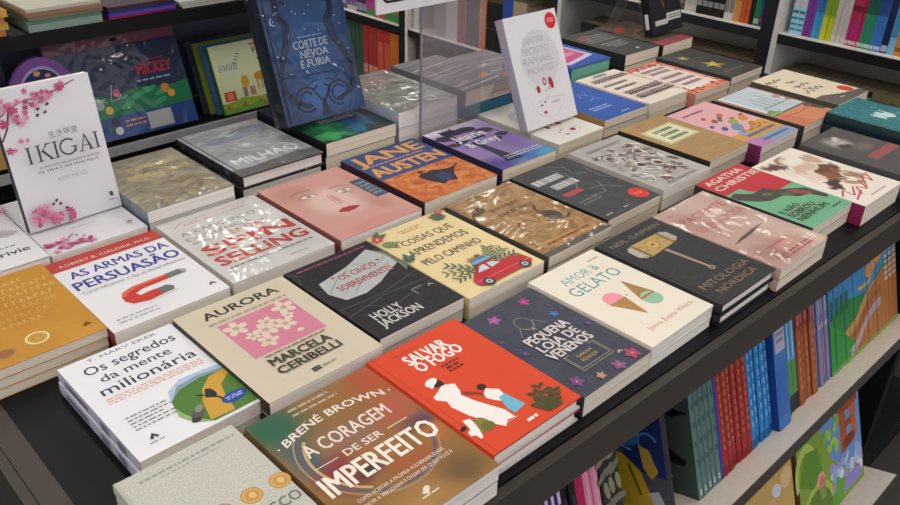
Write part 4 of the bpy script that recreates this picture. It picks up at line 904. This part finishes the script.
faceout(1.185, .214, -.5835, .275, .225, .012, 'green and blue picture book with brown towers', '#6a8fc0', a_castle, 0, spine='#6a4a2c')
def a_yel(a):
    rr = random.Random(4)
    for i in range(14): a.E(rr.uniform(.1, .95), rr.uniform(.1, .9), rr.uniform(.05, .12), rr.uniform(.03, .08), rr.choice(['#c99a8a', '#b5764c', '#d9b58a', '#8a6a7a', '#a8a05a', '#c9c9d6']), rr.uniform(0, 3), 12)
    a.E(.7, .45, .1, .12, '#a8604a'); a.E(.7, .62, .07, .07, '#d0a080')
faceout(.880, .214, -.5835, .285, .225, .012, 'yellow picture book with pink and brown shapes', '#c2a05c', a_yel, 0, spine='#3f3a36')

# ================================================================== raised shelf unit at the back left
un = empty('raised_shelf_unit', (-.30, 1.42, TZ), 'black two-tier shelf unit at the back of the table', 'shelf')
def ub(name, a, b, m, par=None):
    mb = MB(); mb.box((a[0]+.30, a[1]-1.42, a[2]-TZ), (b[0]+.30, b[1]-1.42, b[2]-TZ), m)
    o = mb.build(name, par or un); return o
GREYL = solid('grey_shelf_lip', '#a5a6a8', .5)
ub('lower_shelf', (-.30, 1.43, TZ+.0003), (.95, 1.60, .046), DRK)
ub('shelf_lip', (-.30, 1.42, .030), (.95, 1.4295, .047), GREYL)
ub('upper_shelf', (-.30, 1.42, .262), (.95, 1.63, .287), DRK)
ub('back_panel', (-.30, 1.601, .0465), (.95, 1.615, .2615), solid('slate_back_panel', '#5a626e', .6))
ub('side_panel', (.9505, 1.42, -.80), (.97, 1.63, .60), DRK); ub('base_cabinet', (-.30, 1.43, -.80), (.95, 1.60, TZ), DRK)

def pk_art(a):
    rr = random.Random(5)
    a.Rc(0, 0, 1, 1, '#26324a'); a.Rc(0, .80, 1, 1, '#2d3550'); a.P([(0, .25), (1, .25), (1, .50), (.8, .46), (.6, .52), (.4, .47), (.2, .52), (0, .48)], '#1f6b45'); a.Rc(0, 0, 1, .25, '#27407a')
    for i in range(9): a.E(rr.uniform(.2, .8), rr.uniform(.3, .48), .06, .02, '#2f8a5a', .3, 10)
    a.T('MICKEY', .62, .64, .90, .76, '#a3303a', .06); a.small(.68, .78, .86, .81, 1, '#a3303a'); a.small(.60, .56, .88, .60, 1, '#8a9ab0', .5, 3, 'j')
    for u, v, r, c in ((.18, .18, .03, '#a8343a'), (.18, .07, .03, '#b08a3a'), (.35, .19, .032, '#20222c'), (.36, .09, .03, '#c5c9cf'), (.30, .12, .02, '#3a6a4a'), (.27, .40, .035, '#9aa5a5'), (.33, .33, .03, '#c9a33a'), (.42, .50, .03, '#a84a5a'), (.80, .45, .035, '#b5803a'), (.84, .38, .03, '#c9943c')): a.E(u, v, r, r, c)
    a.Rc(.60, .03, .80, .22, '#a3a5a5'); a.small(.42, .10, .58, .20, 2, '#c08a5a', .4, 3, 'j'); a.small(.03, .08, .13, .22, 3, '#8a3a44', .5, 3, 'j')
    a.line([(.40, .6), (.36, .42), (.5, .45)], .012, '#7a8a95'); a.P([(.02, .5), (.14, .62), (.2, .55), (.12, .5)], '#7a3a5c')
t_ = empty('activity_pack', Matrix.Translation((.408, 1.458, .0475)) @ Matrix.Rotation(.01, 4, 'Z') @ Matrix.Rotation(PI/2-.33, 4, 'X'), 'dark blue shrink-wrapped activity pack with mauve header card', 'activity set')
mb = MB(); mb.box((0, 0, 0), (.262, .175, .018), mat('#1d2436', 2)); pk_art(Art(mb, .262, .175, lambda x, y, z: (x, y, .018+z), 2)); mb.build('pack', t_)
mb = MB(); mb.box((.0, .1755, .004), (.262, .202, .014), mat('#7a4a58', 2)); Art(mb, .262, .2, lambda x, y, z: (x, y, .014+z), 2).E(.52, .94, .03, .012, '#15101a'); mb.build('header_card', t_)
t_ = empty('carry_case', Matrix.Translation((.312, 1.4315, .048)) @ Matrix.Rotation(PI/2-.05, 4, 'X'), 'purple oval carry case with handle behind white book', 'case')
mb = MB(); pts = [(.060+.065*math.cos(2*PI*i/28), .098+.097*math.sin(2*PI*i/28)) for i in range(28)]
mb.prism(pts, lambda p, q, a: (p, q, a), 0, .012, mat('#6a4280', 1)); aa = Art(mb, .12, .196, lambda x, y, z: (x, y, .012+z), 1)
aa.E(.5, .55, .38, .58, '#26264c', 0, 24); aa.ring(.5, .55, .38, .03, '#8a86a8', 0, 2*PI, 28, 1.5); aa.E(.45, .85, .05, .04, '#b08a5a'); aa.E(.6, .82, .04, .03, '#a87a6a'); aa.small(.2, .66, .8, .72, 1, '#b5b0c0', .8, 3, 'j'); mb.build('case_body', t_)
def a_flow(a):
    a.Rc(0, 0, 1, .16, '#6a9a3c'); a.P([(0, .14), (.3, .2), (.6, .16), (1, .22), (1, .1), (0, .08)], '#86a83f')
    # zebra
    a.E(.20, .66, .15, .06, '#cfd2c2', -.1); a.P([(.28, .66), (.40, .88), (.34, .90), (.22, .72)], '#cfd2c2'); a.E(.39, .88, .06, .03, '#c9ccbb', .4)
    for i in range(8): a.line([(.08+.035*i, .61), (.09+.035*i, .71)], .01, '#2c2c2a')
    for i in range(4): a.line([(.29+.025*i, .72+.04*i), (.34+.025*i, .70+.04*i)], .01, '#2c2c2a')
    for u in (.10, .16, .26, .31): a.line([(u, .62), (u, .50)], .018, '#c9ccbb')
    # giraffe
    a.E(.66, .46, .12, .06, '#c08a2c'); a.line([(.72, .46), (.80, .74)], .04, '#c08a2c'); a.E(.83, .76, .05, .022, '#c08a2c', .3)
    for u in (.58, .64, .70, .75): a.line([(u, .42), (u, .26)], .02, '#b5802c')
    a.Rc(.05, .18, .22, .32, '#b5503a'); a.E(.135, .25, .05, .05, '#d97a5a'); a.E(.40, .42, .06, .08, '#c99a3c'); a.Rc(.34, .2, .40, .34, '#8a7a6a'); a.Rc(.44, .2, .52, .33, '#a87f6a')
    a.T('Flow', .62, .80, .93, .88, '#4a4a44', .02); a.small(.60, .91, .85, .95, 1, '#b5403a', .8, 3, 'j'); a.small(.66, .68, .9, .74, 1, '#5a8a4a', .8, 3, 'j')
    for i in range(12): a.E(.07+.08*i, .10, .02, .03, ['#b5503a', '#c9a03c', '#86a83f'][i % 3], 0, 8)
M = Matrix.Translation((.728, 1.443, .0475)) @ Matrix.Rotation(.02, 4, 'Z') @ Matrix.Rotation(PI/2-.34, 4, 'X')
book('picture_book', M, 'pale green picture book with zebra and giraffe', .165, .145, .012, '#ccd2a4', a_flow, spine='#4f6a2c')
for i, (c, lb) in enumerate((('#3f5f8a', 'slim blue book showing just left of zebra book'), ('#6a7a2c', 'slim olive book peeking out behind the slim blue one'), ('#26303c', 'slim dark book behind the slim olive one'))):
    M = Matrix.Translation((.720-.010*i, 1.456+.012*i, .0475)) @ Matrix.Rotation(.02, 4, 'Z') @ Matrix.Rotation(PI/2-.33, 4, 'X')
    book('picture_book', M, lb, .15, .147+.003*i, .007, c, None, spine=c)
M = Matrix.Translation((.08, 1.452, .0475)) @ Matrix.Rotation(PI/2-.34, 4, 'X')
book('activity_book', M, 'yellow footed dark pack at left edge', .25, .18, .02, '#1d2230', lambda a: (a.Rc(0, 0, 1, .28, '#a8853a'), a.Rc(0, .28, 1, .34, '#3f5a8a'), a.E(.6, .6, .2, .2, '#3a3550')), g=2, spine='#1a1c24')

# piles on the upper shelf
def pile(x, y, z, items, w, h, desc, grp, yaw=0, seed=1, lab=None):
    rr = random.Random(seed)
    for i, (c, t, lb) in enumerate(items):
        M = Mx(x+rr.uniform(-.003, .003), y+rr.uniform(-.002, .004), z, yaw+rr.uniform(-.02, .02))
        book('picture_book', M, lb, w*rr.uniform(.97, 1), h, t, c, None, spine=c, pages=mat(c, 0), group=grp); z += t+.0004
pos6 = ['lowest', 'second from bottom', 'third from bottom', 'fourth from bottom', 'fifth from bottom', 'topmost']
yo = [('#b8763c', .0105), ('#b5934a', .0105), ('#b8704a', .0105), ('#bd8f44', .0105), ('#b87350', .0105), ('#b8924a', .0105)]
pile(.145, 1.425, .2875, [(c, t, '%s book of the yellow and orange pile' % pos6[i]) for i, (c, t) in enumerate(yo)], .195, .2, '', 'yellow and orange books piled on the upper shelf', seed=1)
gr = [('#7d8f85', .0125, 'thick grey-green book at the bottom of its pile'), ('#5c7a68', .006, 'dark green book above the thick grey-green one'), ('#7a6f5a', .006, 'patterned green-brown book in the grey-green pile'), ('#8a6a58', .006, 'reddish patterned book in the grey-green pile'), ('#b5b0a3', .006, 'off-white book topping the grey-green pile')]
pile(.370, 1.425, .2875, gr, .135, .2, '', 'thin books above the grey-green one', yaw=.02, seed=4)
pu = [('#8a2a4a', .0035, 'crimson thin book at the bottom of the purple pile'), ('#5a3f9a', .006, 'violet thin book in the middle of its pile'), ('#3a3a78', .006, 'indigo thin book in the purple pile'), ('#3f2a34', .006, 'dark maroon thin book topping the purple pile')]
pile(.512, 1.425, .2875, pu, .135, .2, '', 'purple thin books on the upper shelf', yaw=.02, seed=5)
pile(.658, 1.425, .2875, [('#b9b3a8', .006, 'cream book at the right end of the upper shelf'), ('#a9a8a2', .006, 'pale grey book lying on the cream book')], .13, .2, '', 'pale books at the right end of the upper shelf', yaw=.02, seed=6)

# ================================================================== bookcases across the aisle
WHT = solid('white_melamine', '#d9d6cf', .5); BLE = solid('black_bookcase_edge', '#141315', .4); BKP = solid('bookcase_back_panel', '#b3ab9c', .6)
XC = 2.60
LEV = [-.745, -.372, -.008, .36, .70]
NM = ['rightmost', 'second from right', 'third from right', 'leftmost']
for k, (y0, y1) in enumerate(((.215, 1.135), (1.135, 2.055), (2.055, 3.00), (3.00, 3.95))):
    bc = empty('bookcase', (XC, y0, -.80), '%s white bookcase with black front edges across the aisle' % NM[k], 'bookcase', 'bookcases across the aisle')
    def cb(name, a, b, m, par=None):
        mb = MB(); mb.box((a[0]-XC, a[1]-y0, a[2]+.80), (b[0]-XC, b[1]-y0, b[2]+.80), m); return mb.build(name, par or bc)
    for s_, (ya, ybb) in (('side_panel', (y0+.001, y0+.045)), ('side_panel', (y1-.02, y1-.001))):
        p = cb(s_, (XC+.0205, ya, -.80), (XC+.30, ybb, 1.0), WHT); e = cb('edge_post', (XC, ya, -.80), (XC+.02, ybb, 1.0), BLE if ya < y0+.005 else WHT)
    cb('back_panel', (XC+.301, y0+.001, -.80), (XC+.312, y1-.001, 1.0), BKP)
    for z in LEV:
        cb('shelf_board', (XC+.0035, y0+.0455, z-.022), (XC+.30, y1-.0205, z), WHT); cb('front_edge', (XC, y0+.0455, z-.034), (XC+.003, y1-.0205, z-.003), BLE)
# spine rows: (pixel-free) y ranges measured along the shelf; each entry: y_from, y_to, count, height, spine colour, band colours, description
def bcM(x, y, z):
    B = Matrix(((1, 0, 0, 0), (0, 0, -1, 0), (0, 1, 0, 0), (0, 0, 0, 1)))     # width->X, height->Z, thickness->-Y
    return Matrix.Translation((x, y, z)) @ B
LOWPG = page_mat('shaded_pages', '#8d7c66', '#6f604d')  # pale pages on the low shelves, with the shelf shade put into their colour
def row(z, entries, x=XC+.028):
    for (ya, yb_, n, h, col, bands, desc) in entries:
        t = (ya-yb_)/n; first = None; rr = random.Random(int(ya*1000))
        def sa(a):
            for v0, v1, c in bands: a.Rc(.06, v0, .94, v1, c)
        for i in range(n):
            M = bcM(x+rr.uniform(0, .004), ya-i*t, z+.0003)
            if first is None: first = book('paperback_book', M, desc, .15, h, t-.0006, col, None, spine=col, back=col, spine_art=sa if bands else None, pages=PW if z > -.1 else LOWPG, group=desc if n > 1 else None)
            else: copy_tree(first, M, desc, desc)
row(LEV[2], [
    (1.095, 1.050, 2, .24, '#a8d0de', [(.28, .32, '#2f86a8'), (.20, .23, '#2f86a8'), (.12, .15, '#3a90b5'), (.05, .08, '#3a90b5'), (.36, .60, '#c9c9c9')], 'ice blue spine with turquoise bars beside bookcase post'),
    (1.050, 1.019, 2, .24, '#7a3f98', [(.0, .08, '#8a3a8f'), (.5, .8, '#4a3578')], 'violet spine right of the ice blue ones'),
    (1.019, .991, 2, .24, '#3f9ac9', [(.35, .8, '#3a68a8')], 'sky blue spine right of the violet ones'),
    (.991, .953, 2, .24, '#a8b52a', [(.0, .3, '#c4c92c'), (.33, .8, '#7f9c30')], 'lime green spine in upper right bookcase'),
    (.953, .908, 3, .24, '#cfc8be', [(.1, .8, '#c2bab2')], 'off-white spine right of the lime green ones'),
    (.908, .864, 5, .24, '#b5325a', [(.02, .07, '#d9c0c8'), (.1, .28, '#c23076'), (.45, .52, '#7a2038')], 'crimson spine in upper right bookcase'),
    (.864, .829, 4, .24, '#2f8a66', [(.02, .07, '#c0d0c8'), (.45, .8, '#2a5a4a')], 'emerald spine right of the crimson ones'),
    (.829, .797, 3, .24, '#3f78c0', [(.02, .07, '#c0cce0'), (.45, .8, '#2f4a8a')], 'azure spine right of the emerald ones'),
    (.797, .776, 1, .24, '#1d2a4f', [(.02, .1, '#a8b0c0')], 'navy spine in upper right bookcase'),
    (.776, .756, 1, .26, '#7ab5d6', [(.2, .6, '#4a8ab5')], 'powder blue spine right of the navy one'),
    (.756, .700, 2, .26, '#c98a3c', [(.05, .1, '#8a5a2c')], 'orange spine at the right edge of the view'),
    # middle bookcase
    (2.00, 1.94, 3, .22, '#8a8070', [], 'taupe spine near the middle bookcase end'),
    (1.94, 1.66, 12, .23, '#7a6454', [(.1, .5, '#5c4a40')], 'brown spine in the middle bookcase'),
    (1.66, 1.495, 6, .23, '#4f4a48', [(.1, .4, '#7d7470')], 'dark taupe spine behind the black standing book'),
    (1.495, 1.447, 3, .24, '#c2beb6', [(.1, .4, '#b3aea5')], 'pale grey spine left of the black white-marked ones'),
    (1.447, 1.337, 5, .24, '#1b1b1d', [(.12, .20, '#8d8d8d'), (.34, .42, '#777777')], 'black spine with white marks in middle bookcase'),
    (1.337, 1.303, 2, .24, '#cbc7c0', [(.1, .3, '#8a8078')], 'white spine with grey marks in middle bookcase'),
    (1.303, 1.277, 1, .24, '#c9904a', [(.3, .6, '#3f5a50')], 'amber spine beside the orange one'),
    (1.277, 1.242, 2, .24, '#c85a2c', [], 'plain orange spine in middle bookcase'),
    (1.242, 1.226, 1, .24, '#1e1f1e', [], 'black spine between orange and green ones'),
    (1.226, 1.205, 1, .24, '#2a7a4a', [(.03, .1, '#a8c0b0')], 'green spine in middle bookcase'),
    (1.205, 1.185, 2, .24, '#3d3f8a', [(.05, .12, '#a03a7a')], 'indigo spine beside the bookcase post')])
row(LEV[1], [
    (2.97, 2.93, 2, .25, '#cfcbc6', [], 'white spine on the left of the third bookcase'),
    (2.82, 2.74, 3, .25, '#b0a39c', [(.1, .9, '#a39690')], 'beige spine seen through the acrylic divider'),
    (2.74, 2.66, 4, .25, '#c5bcb8', [], 'pale spine seen through the acrylic divider'),
    (2.66, 2.60, 2, .25, '#8a4f52', [(.2, .8, '#a06a68')], 'wine red spine seen through the acrylic divider'),
    (2.60, 2.52, 3, .25, '#5a4a48', [], 'dark brown spine seen through the acrylic divider'),
    (2.52, 2.475, 2, .25, '#c9733c', [(.1, .9, '#d0855a')], 'orange spine right of the acrylic divider'),
    (2.475, 2.38, 6, .22, '#2b2926', [(.45, .5, '#4a463f')], 'black ridged spine right of the orange ones'),
    (2.38, 2.32, 2, .25, '#3a55a8', [], 'blue spine beside the black ridged ones'),
    (2.32, 2.24, 4, .25, '#b5a488', [(.1, .5, '#3a7a9a')], 'buff spine with teal band behind standing book'),
    (2.24, 2.105, 7, .24, '#7d6a52', [], 'tan spine behind the white standing book'),
    (1.95, 1.75, 10, .235, '#2a2b29', [(.1, .9, '#3a3b37')], 'black spine low in the middle bookcase'),
    (1.60, 1.20, 16, .24, '#3a2c26', [(.6, .8, '#6a5040')], 'dark brown spine low in the middle bookcase'),
    (1.08, .93, 6, .24, '#54452c', [(.8, .9, '#8a6a3a')], 'olive brown spine low in the right bookcase'),
    (.93, .86, 3, .24, '#3a5f9a', [(.8, .95, '#6a8ab5')], 'steel blue spine low in the right bookcase'),
    (.86, .78, 3, .24, '#26262a', [(.85, .92, '#8a8a8a')], 'black spine low in the right bookcase'),
    (.78, .60, 6, .24, '#7a6f4a', [], 'khaki spine low in the right bookcase'),
    # leftmost bookcase
    (3.66, 3.50, 7, .25, '#6a4a7a', [(.1, .3, '#b0a5b5')], 'plum spine behind the midnight blue book'),
    (3.50, 3.42, 4, .25, '#c0b8bd', [(.1, .5, '#7a5a86')], 'pale spine right of the plum ones'),
    (3.42, 3.34, 4, .25, '#4a3a5c', [(.05, .2, '#a59ab0')], 'dark violet spine in the leftmost bookcase'),
    (3.34, 3.27, 3, .25, '#b5428a', [(.0, .12, '#3a9a4a')], 'magenta spine with green foot'),
    (3.27, 3.18, 3, .25, '#b3a5a8', [(.0, .14, '#b5503a')], 'pinkish grey spine with red foot'),
    (3.18, 3.05, 5, .25, '#8a8a5a', [(.0, .15, '#3a8a4a'), (.2, .5, '#c9a03c')], 'olive spine beside the left post')])
row(LEV[0], [
    (3.72, 3.60, 6, .315, '#4a4048', [(.3, .6, '#8a8088')], 'charcoal spine behind the midnight blue book'),
    (3.60, 3.50, 4, .315, '#3a3a44', [(.4, .8, '#a09aa0')], 'slate spine low in the leftmost bookcase'),
    (3.50, 3.37, 4, .315, '#31473a', [(.1, .9, '#3f5846')], 'dark green spine left of the red ones'),
    (3.37, 3.25, 3, .315, '#a83a34', [(.2, .35, '#c98a7a')], 'brick red spine in the leftmost bookcase'),
    (3.25, 3.15, 2, .315, '#c0392f', [(.2, .8, '#cc5a48')], 'scarlet spine right of the brick red ones'),
    (3.15, 3.05, 3, .315, '#c9702c', [(.0, .35, '#4a5f86')], 'orange spine with blue foot'),
    (2.95, 2.82, 5, .315, '#3f3038', [(.3, .7, '#7a6a74')], 'dark plum spine low in third bookcase'),
    (2.60, 2.105, 18, .315, '#5a4f48', [], 'umber spine low in third bookcase')])

# ================================================================== room
def sbox(name, a, b, m): mb = MB(); mb.box(a, b, m); return structure(mb.build(name))
FL = solid('dark_grey_floor', '#3b3734', .35, .4, .1, 4)
sbox('floor', (-4, -4, -.82), (8, 9, -.8005), FL)
sbox('ceiling', (-4, -4, 2.25), (8, 9, 2.30), solid('white_ceiling', '#d6d3ce', .9, .1))
sbox('wall_back', (-4, 9.0, -.82), (8, 9.1, 2.30), solid('pale_wall', '#a39d96', .9, .1))
sbox('wall_right', (8.0, -4, -.82), (8.1, 9, 2.30), solid('pale_wall_paint', '#a39d96', .9, .1))
LM = bpy.data.materials.new('lamp_diffuser'); LM.use_nodes = True
b = LM.node_tree.nodes['Principled BSDF']; b.inputs['Emission Color'].default_value = (1, .955, .89, 1); b.inputs['Emission Strength'].default_value = 22
WM = solid('lamp_housing', '#e6e6e6', .4)
for i, x in enumerate((-1.2, .6, 2.4, 4.2, 6.0)):
    for j, y in enumerate((-1.8, .2, 2.2, 4.2, 6.2)):
        r = empty('ceiling_light', (x, y, 2.25), 'long white ceiling light above the shop floor', 'ceiling light', 'ceiling lights of the shop')
        mb = MB(); mb.box((-.09, -.62, -.04), (.09, .62, -.0005), WM); mb.build('housing', r)
        mb = MB(); mb.box((-.075, -.60, -.044), (.075, .60, -.0405), LM); mb.build('diffuser', r)

w = bpy.data.worlds.new('shop_surroundings'); scene.world = w; w.use_nodes = True
w.node_tree.nodes['Background'].inputs[0].default_value = (.9, .92, 1, 1); w.node_tree.nodes['Background'].inputs[1].default_value = 1.05

# ================================================================== camera
f, yaw, pitch, roll = 829.54, .791928, .512666, .02988
cx, cy, cz = -.107619, -.108655, .679627
cam = bpy.data.cameras.new('camera'); co = bpy.data.objects.new('camera', cam); COL.objects.link(co); scene.camera = co
cam.sensor_width = 36; cam.lens = f*36/900; cam.clip_start = .01
fw = Vector((math.cos(pitch)*math.cos(yaw), math.cos(pitch)*math.sin(yaw), -math.sin(pitch)))
rt = fw.cross(Vector((0, 0, 1))).normalized(); up = rt.cross(fw)
r2 = math.cos(roll)*rt+math.sin(roll)*up; u2 = -math.sin(roll)*rt+math.cos(roll)*up
co.matrix_world = Matrix.Translation((cx, cy, cz)) @ Matrix(((r2.x, u2.x, -fw.x, 0), (r2.y, u2.y, -fw.y, 0), (r2.z, u2.z, -fw.z, 0), (0, 0, 0, 1)))
vs = scene.view_settings; vs.view_transform = 'Standard'; vs.look = 'None'; vs.gamma = 1; vs.use_curve_mapping = False; vs.exposure = -0.08
